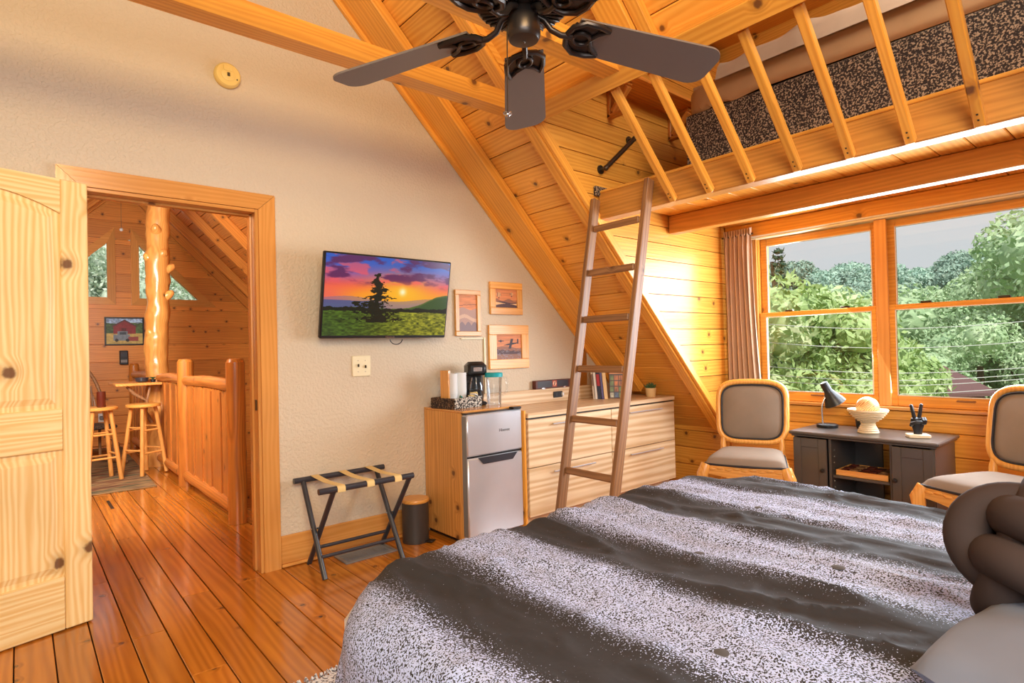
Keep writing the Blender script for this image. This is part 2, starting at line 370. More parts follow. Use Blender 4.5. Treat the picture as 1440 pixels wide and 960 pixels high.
def axes(u, v):
    u = Vector(u).normalized(); v = Vector(v); v = (v-u*v.dot(u)).normalized(); return Matrix((u, v, u.cross(v))).transposed()
def plank(name, parent, p0, u, v, L, W, T, mat, ch=.004):
    """board: p0 = corner, length along u, width along v, thickness along u x v; own local frame, grain along x"""
    R = axes(u, v); o = MB().box((0, 0, 0), (L, W, T), ch).obj(name, mat, parent, smooth=False)
    c = Vector(p0)+R @ Vector((L/2, W/2, T/2)); o.matrix_basis = Matrix.Translation(c) @ R.to_4x4(); return o
def bar(name, parent, a, b, W, T, mat, side=(0, 0, 1), ch=.004):
    """board with centre line a-b; W along side, T the other"""
    a, b = Vector(a), Vector(b); u = b-a; R = axes(u, side)
    o = MB().box((0, 0, 0), (u.length, W, T), ch).obj(name, mat, parent, smooth=False); o.matrix_basis = Matrix.Translation((a+b)/2) @ R.to_4x4(); return o
def paint(name, parent, W, H, nx, ny, fn, mat, loc=(0, 0, 0), rot=(0, 0, 0), sub='picture'):
    """flat print: grid in local xz plane (faces -y); fn(u,v)->rgb srgb arrays; u right, v up"""
    xs = np.linspace(0, W, nx+1); zs = np.linspace(0, H, ny+1); X, Z = np.meshgrid(xs, zs)
    vs = np.stack([X.ravel(), np.zeros(X.size), Z.ravel()], 1)
    i, j = np.meshgrid(np.arange(nx), np.arange(ny)); a = (j*(nx+1)+i).ravel(); fs = np.stack([a, a+1, a+nx+2, a+nx+1], 1)
    U = ((i+.5)/nx).ravel(); V = ((j+.5)/ny).ravel(); c = np.clip(np.asarray(fn(U, V), dtype=float), 0, 1)
    c = np.where(c <= .04045, c/12.92, ((c+.055)/1.055)**2.4)
    me = fastmesh(name, vs, fs); at = me.color_attributes.new('Col', 'FLOAT_COLOR', 'CORNER')
    rgba = np.ones((len(fs)*4, 4)); rgba[:, :3] = np.repeat(c, 4, 0); at.data.foreach_set('color', rgba.ravel())
    me.materials.append(M_[mat]); return link(name, me, parent, loc, rot)
def fastmesh(name, vs, quads):
    me = bpy.data.meshes.new(name); n = len(quads); me.vertices.add(len(vs)); me.vertices.foreach_set('co', np.asarray(vs, dtype=np.float32).ravel())
    me.loops.add(n*4); me.loops.foreach_set('vertex_index', np.asarray(quads, dtype=np.int32).ravel())
    me.polygons.add(n); me.polygons.foreach_set('loop_start', np.arange(0, n*4, 4, dtype=np.int32))
    try: me.polygons.foreach_set('loop_total', np.full(n, 4, dtype=np.int32))
    except Exception: pass
    me.update(calc_edges=True); me.validate(); return me
def text(name, s, size, mat, parent, loc, rot, ext=.0006):
    cu = bpy.data.curves.new(name, 'FONT'); cu.body = s; cu.size = size; cu.extrude = ext; cu.align_x = 'CENTER'; cu.align_y = 'CENTER'
    t = bpy.data.objects.new(name, cu); COL.objects.link(t); dg = bpy.context.evaluated_depsgraph_get()
    me = bpy.data.meshes.new_from_object(t.evaluated_get(dg)); bpy.data.objects.remove(t); me.materials.clear(); me.materials.append(M_[mat])
    return link(name, me, parent, loc, rot)
def noise2(U, V, sc, seed=0, octv=4):
    r = np.random.RandomState(seed); out = np.zeros_like(U); amp = 1; tot = 0
    for o in range(octv):
        g = r.rand(64, 64); x = U*sc*2**o; y = V*sc*2**o; xi = np.floor(x).astype(int); yi = np.floor(y).astype(int); fx = x-xi; fy = y-yi
        fx = fx*fx*(3-2*fx); fy = fy*fy*(3-2*fy); g_ = lambda a, b: g[a % 64, b % 64]
        out += amp*((g_(xi, yi)*(1-fx)+g_(xi+1, yi)*fx)*(1-fy)+(g_(xi, yi+1)*(1-fx)+g_(xi+1, yi+1)*fx)*fy); tot += amp; amp *= .5
    return out/tot
def C3(*rgb): return np.array(rgb)/255.
def lay(c, m, col):
    m = np.clip(m, 0, 1)[:, None]; return c*(1-m)+np.asarray(col)*m
def ss(x, a, b): t = np.clip((x-a)/(b-a), 0, 1); return t*t*(3-2*t)
# ---------------------------------------------------------------- room shell
YA, XW, YC = 3.40, 4.53, 2.55
KP, KR = 5.02, 4.92
R2 = math.sqrt(2)
def SK(s, K, y): return Vector(((K+s*R2)/2, y, (K-s*R2)/2))
fl = MB(); fl.box((1.0, .4, -.06), (7.3, 6.3, .07)); fl.box((-.64, 6.75, -.06), (3.9, 6.5, .07))
floor = struct('floor', fl, 'gap', smooth=False)
rnd = random.Random(3)
for k in range(-14, 36):
    x1 = -.027+.1285*k
    if x1 > 4.53: break
    yend = 9.9 if x1 < 1.30 else 3.40
    y = -.3-rnd.random()*.8 if x1 > -1.2 else 1.0
    while y < yend-.02:
        L = min(rnd.choice((2.2, 2.9, 3.6, 4.4)), yend-y)
        if yend-y-L < .6: L = yend-y
        plank('plank', floor, (x1+.1285-.0025, y+.001, -.022), (0, 1, 0), (-1, 0, 0), L-.002, .1285-.0045, .022, 'floor', .002); y += L
fb = MB(); fb.box((1.0, -1.5, -.012), (7.2, 2.2, .02)); fb.obj('rear_boards', 'floor', floor, smooth=False)

wl = MB(); fa = lambda u, v, ww: Vector((u, YA+ww, v))
for p in ([(-2.6, 0), (.225, 0), (.225, 2.04), (-2.6, 2.04)], [(1.032, 0), (4.53, 0), (4.53, .52), (3.01, 2.04), (1.032, 2.04)], [(-2.6, 2.04), (3.01, 2.04), (1.0, 4.05), (-2.6, 3.72)]): wl.prism(p, fa, .14)
struct('wall_left', wl, 'drywall', smooth=False)
ww_ = MB(); ww_.box((-2.66, .4, 1.85), (.12, 6.3, 3.8)); struct('wall_side', ww_, 'drywall', smooth=False)
wb = MB(); wb.box((.95, -2.66, 2.0), (7.3, .12, 4.2)); struct('wall_back', wb, 'drywall', smooth=False)

# door casing, jambs, baseboard
tr = struct('trim_1'); fc = lambda u, v, ww: Vector((u, YA-ww, v))
def mitre(poly, mat):
    cx = sum(p[0] for p in poly)/4; cz = sum(p[1] for p in poly)/4
    m = MB(); m.prism([(u-cx, v-cz) for u, v in poly], lambda u, v, q: Vector((u, -q, v)), .022)
    m.obj('casing_board', mat, tr, (cx, YA, cz), smooth=False, fix=True)
mitre([(.137, 0), (.2275, 0), (.2275, 2.024), (.137, 2.112)], 'casing_z'); mitre([(1.030, 0), (1.12, 0), (1.12, 2.112), (1.030, 2.024)], 'casing_z')
mitre([(.138, 2.113), (.2285, 2.0255), (1.029, 2.0255), (1.119, 2.113)], 'casing_x')
for nm, c, d, mt in (('jamb', (.234, YA+.062, 1.012), (.018, .158, 2.024), 'casing_z'), ('jamb', (1.021, YA+.062, 1.012), (.018, .158, 2.024), 'casing_z'), ('head_jamb', (.6275, YA+.062, 2.015), (.768, .158, .018), 'casing_x'),
                     ('door_stop', (.249, YA+.07, 1.0), (.012, .04, 2.0), 'casing_z'), ('door_stop', (1.006, YA+.07, 1.0), (.012, .04, 2.0), 'casing_z'), ('head_stop', (.6275, YA+.07, 2.0), (.744, .04, .012), 'casing_x'), ('strike_plate', (1.0105, YA+.02, .93), (.003, .03, .06), 'brass')):
    MB().box((0, 0, 0), d, .002).obj(nm, mt, tr, c, smooth=False)
for (x0, x1, nm) in ((1.122, 2.05, 'baseboard_left'), (-2.6, .135, 'baseboard_left')):
    b = struct(nm, MB().box((0, 0, 0), (x1-x0, .018, .158), .004), 'casing_x', loc=((x0+x1)/2, YA-.009, .10), smooth=False)
    MB().box((0, 0, 0), (x1-x0, .03, .018), .005).obj('shoe_moulding', 'casing_x', b, (0, -.006, -.088), smooth=False)

# sloped ceiling
cb = MB(); n2 = Vector((1, 0, 1)).normalized()
def slab(s0, s1, y0, y1, K, T=.06):
    vs = [SK(s, K, y)+n2*q for q in (0, T) for s in (s0, s1) for y in (y0, y1)]
    cb.add(vs, [(0, 1, 3, 2), (4, 6, 7, 5), (0, 4, 5, 1), (2, 3, 7, 6), (0, 2, 6, 4), (1, 5, 7, 3)])
slab(-2.14, -.12, -2.6, 3.46, KP+.03); slab(-.12, 2.86, 2.56, 3.46, KP+.03); slab(-.12, 2.86, -2.6, -.96, KP+.03)
cb.box((-.8, .43, 3.98), (3.7, 6.1, .08), 0, Matrix.Rotation(math.radians(-5), 3, 'Y'))
ceil = struct('ceiling', cb, 'gap', smooth=False)
VU = (-1, 0, 1)
for k in range(-12, 19):
    s1 = -.02+.162*k
    rows = []
    if s1 < -.03: rows = [(-2.55, .55+rnd.random()*1.4, .158), (0, 3.395, .158)]; rows[1] = (rows[0][1], 3.395, .158)
    elif k == 0: rows = [(2.56, 3.395, .158), (-2.55, 2.54, .05)]
    else: rows = [(2.56, 3.395, .158)]
    for (ya, yb, wd) in rows:
        s_lo = s1 if wd > .1 else -.13
        s_max = (2*(XW-.004)-KP)/R2
        if s_lo > s_max: wd -= s_lo-s_max; s_lo = s_max
        if wd < .03: continue
        plank('ceiling_board', ceil, SK(s_lo, KP, ya), (0, 1, 0), VU, yb-ya-.002, wd, .02, 'pine_x', .005)
def rafter(nm, y, W, s0, s1, K, T, mat='beam_x', parent=None):
    a = SK(s0, K, y)+n2*T/2; b = SK(s1, K, y)+n2*T/2; return bar(nm, parent or ceil, a, b, W, T, mat, (0, 1, 0))
rafter('rafter', 3.25, .245, -2.1, 2.33, KR, .066); rafter('trim_strip', 3.384, .03, -2.1, 2.36, 4.88, .10)
rafter('rafter', 2.60, .085, -2.1, 2.78, KR, .066); rafter('rafter_edge', 2.543, .028, -.12, 2.78, KR+.02, .06, 'pine_x')
rafter('rafter', 1.762, .152, -2.1, -.235, KR, .066); rafter('rafter', 1.648, .066, -2.1, -.235, KR+.03, .05)
for y in (.80, -.15, -1.1, -2.1): rafter('rafter', y, .15, -2.1, -.235, KR, .066)
hm = SK(-.178, 4.90, 0)+n2*.075; bar('header_beam', ceil, (hm.x, 2.56, hm.z), (hm.x, -.96, hm.z), .10, .15, 'beam_x', VU)
for y, mt in ((2.585, 'beam_x'), (1.892, 'beam_x')):
    m = MB(); m.prism([(-2.55, 2.59), (2.35, 2.59), (2.25, 2.69), (-2.55, 2.69)], lambda u, v, q: Vector((u, q-.053, v-2.64)), .106)
    m.obj('collar_tie', mt, ceil, (0, y, 2.64), smooth=False, fix=True)

# dormer cheek wall: horizontal boards
wc = MB(); wc.prism([(4.53, .46), (4.66, .46), (4.66, 3.7), (1.45, 3.7)], lambda u, v, q: Vector((u, YC+.021+q, v)), .05)
cheek = struct('wall_dormer', wc, 'gap', smooth=False, fix=True)
for k in range(-10, 15):
    z0 = 1.714+.126*k; z1 = z0+.121
    if z0 < .4: continue
    xa, xb = max(KP-.06-z0, 1.3), max(KP-.06-z1, 1.3)
    if xa > 4.5: xa = 4.5
    cx, cz = (xa+XW)/2, (z0+z1)/2
    m = MB(); m.prism([(xa-cx, z0-cz), (XW-cx, z0-cz), (XW-cx, z1-cz), (xb-cx, z1-cz)], lambda u, v, q: Vector((u, q, v)), .02)
    m.obj('wall_board', 'pine_x', cheek, (cx, YC, cz), smooth=False, fix=True)
wr = MB()
wr.box((4.615, -.2, .378), (.13, 7.2, .755)); wr.box((4.615, 2.42, 1.4), (.13, .29, 1.3)); wr.box((4.615, -.22, 1.4), (.13, 1.5, 1.3)); wr.box((4.615, .8, 2.88), (.13, 3.6, 1.67))
wr.box((3.1, -.99, 2.2), (3.0, .06, 2.9)); wr.box((3.0, .78, 3.72), (3.3, 3.6, .06))
wall_r = struct('wall_right', wr, 'pine_y', smooth=False)
zz = [0, .155, .305, .455, .603, .738]
for i in range(5):
    for (ya, yb) in ((2.555, 3.395), (-.9, 2.54)):
        if ya > 2.5 and i > 2: 
            if i == 3: plank('wall_board', wall_r, (XW, ya, zz[i]), (0, 1, 0), (0, 0, 1), yb-ya, .12, .019, 'pine_x', .004)
            continue
        plank('wall_board', wall_r, (XW, ya, zz[i]), (0, 1, 0), (0, 0, 1), yb-ya, zz[i+1]-zz[i]-.005, .019, 'pine_x', .004)
for i in range(10):
    z = .745+i*.1445
    for (ya, yb) in ((2.35, 2.545), (-.9, .44)): plank('wall_board', wall_r, (XW, ya, z), (0, 1, 0), (0, 0, 1), yb-ya, .14, .019, 'pine_x', .004)

# windows in the dormer
def window(nm, y0, y1):
    wd = struct(nm); z0, zm, z1 = .76, 1.43, 2.04
    def B(n, c, d, mt, ch=.003): return MB().box((0, 0, 0), d, ch).obj(n, mt, wd, c, smooth=False)
    W = y1-y0; yc = (y0+y1)/2
    for n, x, za, zb, lo, hi in (('lower_sash', 4.562, z0, zm+.018, .074, .035), ('upper_sash', 4.60, zm-.018, z1, .035, .057)):
        h = zb-za
        s = MB(); s.box((0, -W/2+.025, 0), (.034, .05, h), .003); s.box((0, W/2-.025, 0), (.034, .05, h), .003)
        s.box((0, 0, -h/2+lo/2), (.034, W-.1, lo), .003); s.box((0, 0, h/2-hi/2), (.034, W-.1, hi), .003)
        o = s.obj(n, 'beam_y', wd, (x, yc, (za+zb)/2), smooth=False)
        MB().box((0, 0, 0), (.005, W-.09, h-lo-hi+.01)).obj('pane', 'glass', o, (0, 0, (lo-hi)/2), smooth=False)
        g = MB(); t_ = .006
        for sgn in (-1, 1): g.box((-.018, sgn*(W/2-.052), (lo-hi)/2), (.004, t_, h-lo-hi))
        g.box((-.018, 0, -h/2+lo), (.004, W-.1, t_)); g.box((-.018, 0, h/2-hi), (.004, W-.1, t_)); g.obj('glazing_bead', 'white', o, smooth=False)
        if n == 'lower_sash':
            for q in (-.2, .2): MB().box((0, 0, 0), (.03, .06, .014), .004).obj('sash_lock', 'brass', o, (.004, q, h/2+.008), smooth=False)
            MB().box((0, 0, 0), (.012, .10, .012), .004).obj('lift_recess', 'ladder_y', o, (-.018, 0, -h/2+.05), smooth=False)
window('window_1', 1.42, 2.27); window('window_2', .53, 1.375)
wt = struct('trim_2')
for n, c, d, mt in (('mullion', (4.585, 1.3975, 1.40), (.11, .045, 1.28), 'casing_z'), ('mullion_face', (4.536, 1.3975, 1.40), (.02, .075, 1.28), 'casing_z'), ('side_casing', (4.522, 2.31, 1.40), (.02, .08, 1.3), 'casing_z'), ('side_casing', (4.522, .49, 1.40), (.02, .08, 1.3), 'casing_z'),
    ('window_stool', (4.53, 1.40, .748), (.09, 1.98, .022), 'casing_y'), ('head_casing', (4.518, 1.40, 2.115), (.022, 1.98, .115), 'beam_y'), ('head_strip', (4.53, 1.40, 2.048), (.06, 1.9, .014), 'ivory'), ('curtain_track', (4.50, 1.40, 2.062), (.012, 1.95, .012), 'white'), ('apron', (4.524, 1.4, .70), (.012, 1.9, .06), 'pine_y')):
    MB().box((0, 0, 0), d, .003).obj(n, mt, wt, c, smooth=False)

# the loft deck over the window bay
loft = thing('loft_deck', 'pine sleeping loft deck over the window bay with a front rail of slanted balusters', 'loft', (2.94, .8, 2.05))
def L(n, c, d, mt, ch=.006): return MB().box((0, 0, 0), d, ch).obj(n, mt, loft, Vector(c)-Vector((2.94, .8, 2.05)), smooth=False)
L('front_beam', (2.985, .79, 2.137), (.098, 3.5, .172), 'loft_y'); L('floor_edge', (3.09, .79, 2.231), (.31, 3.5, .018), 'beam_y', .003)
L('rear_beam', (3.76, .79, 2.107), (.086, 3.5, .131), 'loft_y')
for k in range(23):
    y = 2.53-.152*k; L('soffit_board', (3.78, y-.076, 2.187), (1.49, .148, .022), 'pine_x', .004)
L('carpet_edge', (3.10, 2.537, 2.236), (.41, .022, .064), 'carpet', .004)
L('deck', (3.9, .79, 2.22), (1.25, 3.48, .035), 'pine_y', 0)
for k in range(12):
    y = 1.955-.2365*k
    a = SK(-.115, 4.95, y)+n2*.02; b = SK(.614, 4.95, y)+n2*.02; o = bar('baluster', loft, a-Vector((2.94, .8, 2.05)), b-Vector((2.94, .8, 2.05)), .038, .042, 'beam_x', (0, 1, 0))
    m = MB(); [m.box((.36-q, 0, -.0215), (.007, .007, .002)) for q in (.03, .055)]; m.obj('screw', 'brass', o, smooth=False)
# ---------------------------------------------------------------- bed
CXB, CYB, hw, hl, RC = 1.585, .12, 1.015, 1.50, .13
bed = thing('bed', 'low wide bed mostly hidden beneath the speckled comforter', 'bed', (CXB, CYB, 0))
MB().box((0, 0, .42), (1.86, 2.86, .28), .06).obj('mattress', 'white', bed); MB().box((0, 0, .2), (1.8, 2.8, .16), .01).obj('bed_frame', 'stand', bed)
for sx in (-1, 1):
    for sy in (-1, 1): MB().box((sx*.85, sy*1.3, .06), (.07, .07, .12), .008).obj('leg', 'stand', bed)
def cloth(u, v):
    rr = .26; ix, iy = hw-RC-rr, hl-RC-rr
    qx, qy = max(-ix, min(ix, u)), max(-iy, min(iy, v)); dx, dy = u-qx, v-qy; d = math.hypot(dx, dy)
    nx, ny = (dx/d, dy/d) if d > 1e-9 else (0, 0)
    e = d-rr; z = .605; out = d
    wob = noise.noise(Vector((u*1.3, v*1.3, 3)))
    if e > 0:
        if e < RC*PI/2: out = rr+RC*math.sin(e/RC); z -= RC*(1-math.cos(e/RC))
        else:
            q = e-RC*PI/2; ang = math.atan2(ny, nx); fold = math.sin((u*ny-v*nx)*13+2*wob)+.5*math.sin((u*ny-v*nx)*29)
            out = rr+RC+q*.10+fold*.028*min(1, q/.22); z -= RC+q
    wr = .016*wob+.016*noise.noise(Vector((u*5.0+.6*v, v*1.4, 7)))+.009*noise.noise(Vector((u*11, v*3.5, 1)))+.013*max(0, 1-3.2*abs(noise.noise(Vector((u*5.5+.8*v, v*1.5-.4*u, 11)))))**2+.007*max(0, 1-4*abs(noise.noise(Vector((u*14, v*5, 4)))))**2
    for (cxx, amp, wdt) in ((.40, .016, .05), (-.12, .012, .05), (.80, .012, .04)):
        t = (u-cxx-.05*math.sin(v*2.2+cxx*9)); wr += amp*math.exp(-(t/wdt)**2)*(.5+.5*noise.noise(Vector((v*2.5, cxx*5, 0))))
    return Vector((qx+nx*out, qy+ny*out, max(.03, z+wr*(1 if e < RC else .3))))
m = MB(); NU, NV = 190, 230; DU = hw+.40; DV = hl+.40
m.grid(NU, NV, lambda a, b: cloth((2*a-1)*DU, (2*b-1)*DV))
me = m.mesh('comforter', 'comforter', angle=180)
uv = me.uv_layers.new(name='UVMap'); lu = np.zeros(len(me.loops)*2); vi = np.zeros(len(me.loops), dtype=np.int32); me.loops.foreach_get('vertex_index', vi)
lu[0::2] = ((vi % NU)/(NU-1)*2-1)*DU+CXB; lu[1::2] = ((vi//NU)/(NV-1)*2-1)*DV; uv.data.foreach_set('uv', lu)
cf = tag(link('comforter', me, None, (CXB, CYB, 0)), 'charcoal comforter with bands of white speckle draped over the bed', 'comforter')
bt = MB(); bt.lathe([(0, 0), (.015, .002), (.017, .005), (.010, .008), (0, .0085)], 14); bm_ = bt.mesh('tuft_button', plain('tuft_thread', S(84, 82, 82), .85))
for (x, y) in ((1.50, .95), (1.62, .62), (2.05, 1.05), (1.95, .38), (1.05, .62)):
    zt = cloth(x-CXB, y-CYB).z; link('tuft_button', bm_, cf, (x-CXB, y-CYB, zt-.005))
# pillows
kc = Vector((1.548, .198, .772))
kn = thing('knot_pillow', 'charcoal velvet knotted ball pillow sitting on the comforter', 'pillow', kc-Vector((0, 0, .17)))
RB = Euler((.35, .30, .15)).to_matrix()
for ex, ey, ez in (((1, 0, 0), (0, 1, 0), (0, 0, 1)), ((0, 1, 0), (0, 0, 1), (1, 0, 0)), ((0, 0, 1), (1, 0, 0), (0, 1, 0))):
    ex, ey, ez = RB @ Vector(ex), RB @ Vector(ey), RB @ Vector(ez)
    for sgn in (-1, 1):
        pts = []
        for i in range(64):
            t = 2*PI*i/64; rr = .104+.027*math.cos(2*t); pts.append(ex*rr*math.cos(t)+ey*rr*math.sin(t)+ez*sgn*.043+Vector((0, 0, .17)))
        MB().tube(pts, .0425, 20, closed=True).obj('knot_strand', 'velvet', kn, angle=180)
MB().ball((0, 0, .17), .085).obj('core', 'velvet', kn)
def cushion(name, W, D, H, mat, label, loc, rot, cat='pillow'):
    m = MB()
    def fn(a, b, s):
        u, v = 2*a-1, 2*b-1; e = max(0, (1-u**4))*max(0, (1-v**4)); k = 1-.08*(u*u*v*v)
        return Vector((u*W/2*k, v*D/2*k, s*H/2*e**.45+.006*noise.noise(Vector((u*3, v*3, s)))))
    m.grid(28, 28, lambda a, b: fn(a, b, 1)); m.grid(28, 28, lambda a, b: fn(1-a, b, -1))
    return tag(m.obj(name, mat, None, loc, rot, angle=180), label, cat)
cushion('bed_pillow', .72, .46, .13, 'blue_grey', 'blue grey bed pillow lying in front of the knotted ball pillow', (1.42, .055, .648), (.05, .0, -.20))
# shag rug corner by the bed
m = MB(); m.box((0, 0, .012), (1.9, 2.0, .02), .008); sr = tag(m.obj('shag_rug', 'shag', None, (1.57, 1.12, 0)), 'white and grey fringed rug peeping out from under the bed foot', 'rug')
m = MB(); r = random.Random(5)
for i in range(420):
    if i % 3: x, y, dx, dy = -.95+r.random()*1.9, 1.0, r.uniform(-.01, .01), r.uniform(.02, .05)
    else: x, y, dx, dy = -.95, -1+r.random()*2, -r.uniform(.02, .05), r.uniform(-.01, .01)
    a = Vector((x, y, .016)); b = Vector((x+dx*.6, y+dy*.6, .024)); c = Vector((x+dx, y+dy, .004)); m.tube([a, b, c], [.003, .003, .002], 4)
fr_ = m.obj('fringe', 'shag', sr); fr_['kind'] = 'stuff'

# ---------------------------------------------------------------- open door
DA = math.atan2(-.089, -.321)
door = struct('door_1'); door.location = (.247, 3.349, .006); door.rotation_euler = (0, 0, DA)
# local: x from hinge to free edge, -y... visible face is local +y (towards the room)
def D(n, x0, x1, z0, z1, mt, T=.036, y=0, ch=.004, par=None):
    return MB().box((0, 0, 0), (x1-x0, T, z1-z0), ch).obj(n, mt, par or door, ((x0+x1)/2, y, (z0+z1)/2), smooth=False)
D('stile', 0, .105, 0, 2.02, 'door_z'); D('stile', .695, .80, 0, 2.02, 'door_z')
D('rail', .107, .693, 0, .235, 'door_x'); D('rail', .107, .693, .80, .985, 'door_x')
arch = lambda x: 1.865+.075*(1-((x-.4)/.293)**2)
m = MB(); pts = [(.107, 2.02), (.107, arch(.107))]+[(.107+.586*i/16, arch(.107+.586*i/16)) for i in range(1, 17)]+[(.693, 2.02)]
m.prism([(u-.4, v-1.95) for u, v in pts[::-1]], lambda u, v, q: Vector((u, q-.018, v)), .036); m.obj('top_rail', 'door_x', door, (.4, 0, 1.95), smooth=False, fix=True)
def raised(z0, z1, top):
    zc = (z0+z1)/2; tp = top or (lambda x: z1)
    n = 16; o = [(.10, z0-.006)]+[(.70, z0-.006)]+[(.70-.6*i/n, tp(.70-.6*i/n)+.008) for i in range(n+1)]
    i_ = [(.155, z0+.05)]+[(.645, z0+.05)]+[(.645-.49*i/n, tp(.645-.49*i/n)-.05) for i in range(n+1)]
    i0 = [(.128, z0+.022)]+[(.672, z0+.022)]+[(.672-.544*i/n, tp(.672-.544*i/n)-.022) for i in range(n+1)]
    k = len(o); vs = [Vector((u-.4, .004, v-zc)) for u, v in o]+[Vector((u-.4, .004, v-zc)) for u, v in i0]+[Vector((u-.4, .014, v-zc)) for u, v in i_]+[Vector((u-.4, -.012, v-zc)) for u, v in o]
    fs = [(j, (j+1) % k, k+(j+1) % k, k+j) for j in range(k)]+[(k+j, k+(j+1) % k, 2*k+(j+1) % k, 2*k+j) for j in range(k)]+[tuple(range(2*k, 3*k)), tuple(range(3*k, 4*k))[::-1]]+[(3*k+j, 3*k+(j+1) % k, (j+1) % k, j) for j in range(k)]
    MB().add(vs, fs).obj('raised_panel', 'door_z', door, (.4, 0, zc), smooth=False, fix=True)
raised(.235, .80, None); raised(.985, 1.865, arch)
for z in (.25, 1.0, 1.78):
    m = MB(); m.tube([(0, 0, -.045), (0, 0, .045)], .006, 8); m.obj('hinge', 'brass', door, (-.004, -.022, z))
# ---------------------------------------------------------------- television
tv = thing('television', 'flat television tilted down from the wall showing a sunset meadow', 'television', (1.769, 3.25, 1.297))
Rt = Matrix.Rotation(math.radians(11.3), 4, 'X')
def T(o): o.matrix_basis = Matrix.Translation((0, .05, 0)) @ Rt @ o.matrix_basis; return o
T(MB().box((0, .015, .254), (.872, .03, .508), .006).obj('bezel', 'black', tv)); T(MB().box((0, .05, .2), (.6, .05, .3), .015).obj('rear_housing', 'black', tv))
def sunset(U, V):
    A = 1.72; cl = noise2(U*3+.3, V*5, 1.6, 3, 5); c2 = noise2(U*5, V*9+2, 1.5, 8, 4)
    c = np.zeros((len(U), 3))+C3(38, 92, 190)
    c = lay(c, ss(V, .98, .70), C3(150, 90, 160)); c = lay(c, ss(V, .84, .58), C3(245, 90, 70)); c = lay(c, ss(V, .68, .50), C3(252, 150, 40))
    c = lay(c, ss(V, .47, .40)*.7, C3(150, 120, 150))
    dx = (U-.6)*A; c = lay(c, np.exp(-((dx/.42)**2+((V-.57)/.20)**2))*.9, C3(255, 190, 40))
    cm = ss(cl, .48, .62)*ss(V, .60, .74); c = lay(c, cm*.9, C3(92, 36, 84)); c = lay(c, ss(c2, .52, .66)*ss(V, .62, .72)*.65*(1-cm), C3(250, 86, 92))
    c = lay(c, ss(U, .30, .0)*ss(V, .70, .50)*.5*(V > .4), C3(230, 60, 120))
    c = lay(c, np.exp(-(dx**2+(V-.575)**2)/.0022), C3(255, 250, 200)); 
    c = lay(c, ((V < .47+.025*np.sin(U*9)) & (V > .3))*.5, C3(120, 110, 150)); c = lay(c, ((V < .43+.03*noise2(U*6, V*0, 1, 2))*1.)*ss(U, .5, .35)*.8, C3(70, 84, 130))
    hill = .37+.20*ss(U, .60, 1.0)-.03*noise2(U*9, V*0, 1, 4); c = lay(c, (V < hill)*1., C3(58, 84, 40)); c = lay(c, ((V < hill) & (V > hill-.02))*.5, C3(110, 120, 40))
    c = lay(c, (V < .335+.05*noise2(U*22, V*0, 1, 5))*1., C3(24, 30, 16))
    g = noise2(U*40, V*60, 1, 6, 3); gc = C3(62, 84, 24)*(.45+1.1*g[:, None])+C3(150, 96, 24)*ss(U, .15, .8)[:, None]*.8*g[:, None]
    gm = V < .30+.02*noise2(U*16, V*0, 1, 9); c = np.where(gm[:, None], gc, c); 
    tn = noise2(U*52, V*64, 1, 11, 3); tx = (U-.40)*A; wid = .03+.34*np.clip(.80-V, 0, .62)*(.55+.75*np.sin(V*34+.6)**2); tree = (np.abs(tx+.02*np.sin(V*20)) < wid*(.05+1.5*tn**1.6*1.6)) & (V < .80) & (V > .17)
    tree |= (np.abs(tx+.13) < .20*(.3+1.2*tn)) & (np.abs(V-.36) < .075) & (tn > .40)
    return lay(c, tree*1., C3(16, 22, 12)+.10*tn[:, None]*C3(60, 90, 30))
T(paint('screen', tv, .850, .480, 400, 226, sunset, 'screen', (-.425, -.0012, .018)))
T(text('logo', 'Hisense', .020, 'chrome', tv, (.02, -.002, .0085), (PI/2, 0, 0)))
MB().box((0, .13, .22), (.24, .02, .2), .004).obj('wall_plate', 'black', tv); MB().box((0, .11, .24), (.05, .10, .05), .004).obj('mount_arm', 'black', tv)
m = MB(); m.tube([(-.02+.11*math.cos(a)*.4+.09, .06, -.005-.035*math.sin(a)) for a in np.linspace(.1, PI-.1, 14)], .003, 6); m.obj('cable_loop', 'black', tv)
# cable cover
m = MB(); m.box((2.50, 3.393, 1.292), (.20, .012, .010), .002); m.box((2.612, 3.393, 1.085), (.014, .012, .43), .002); tag(m.obj('cable_cover', 'ivory', None), 'slim cream cable cover running down the wall beside the inlaid pictures', 'cable cover')
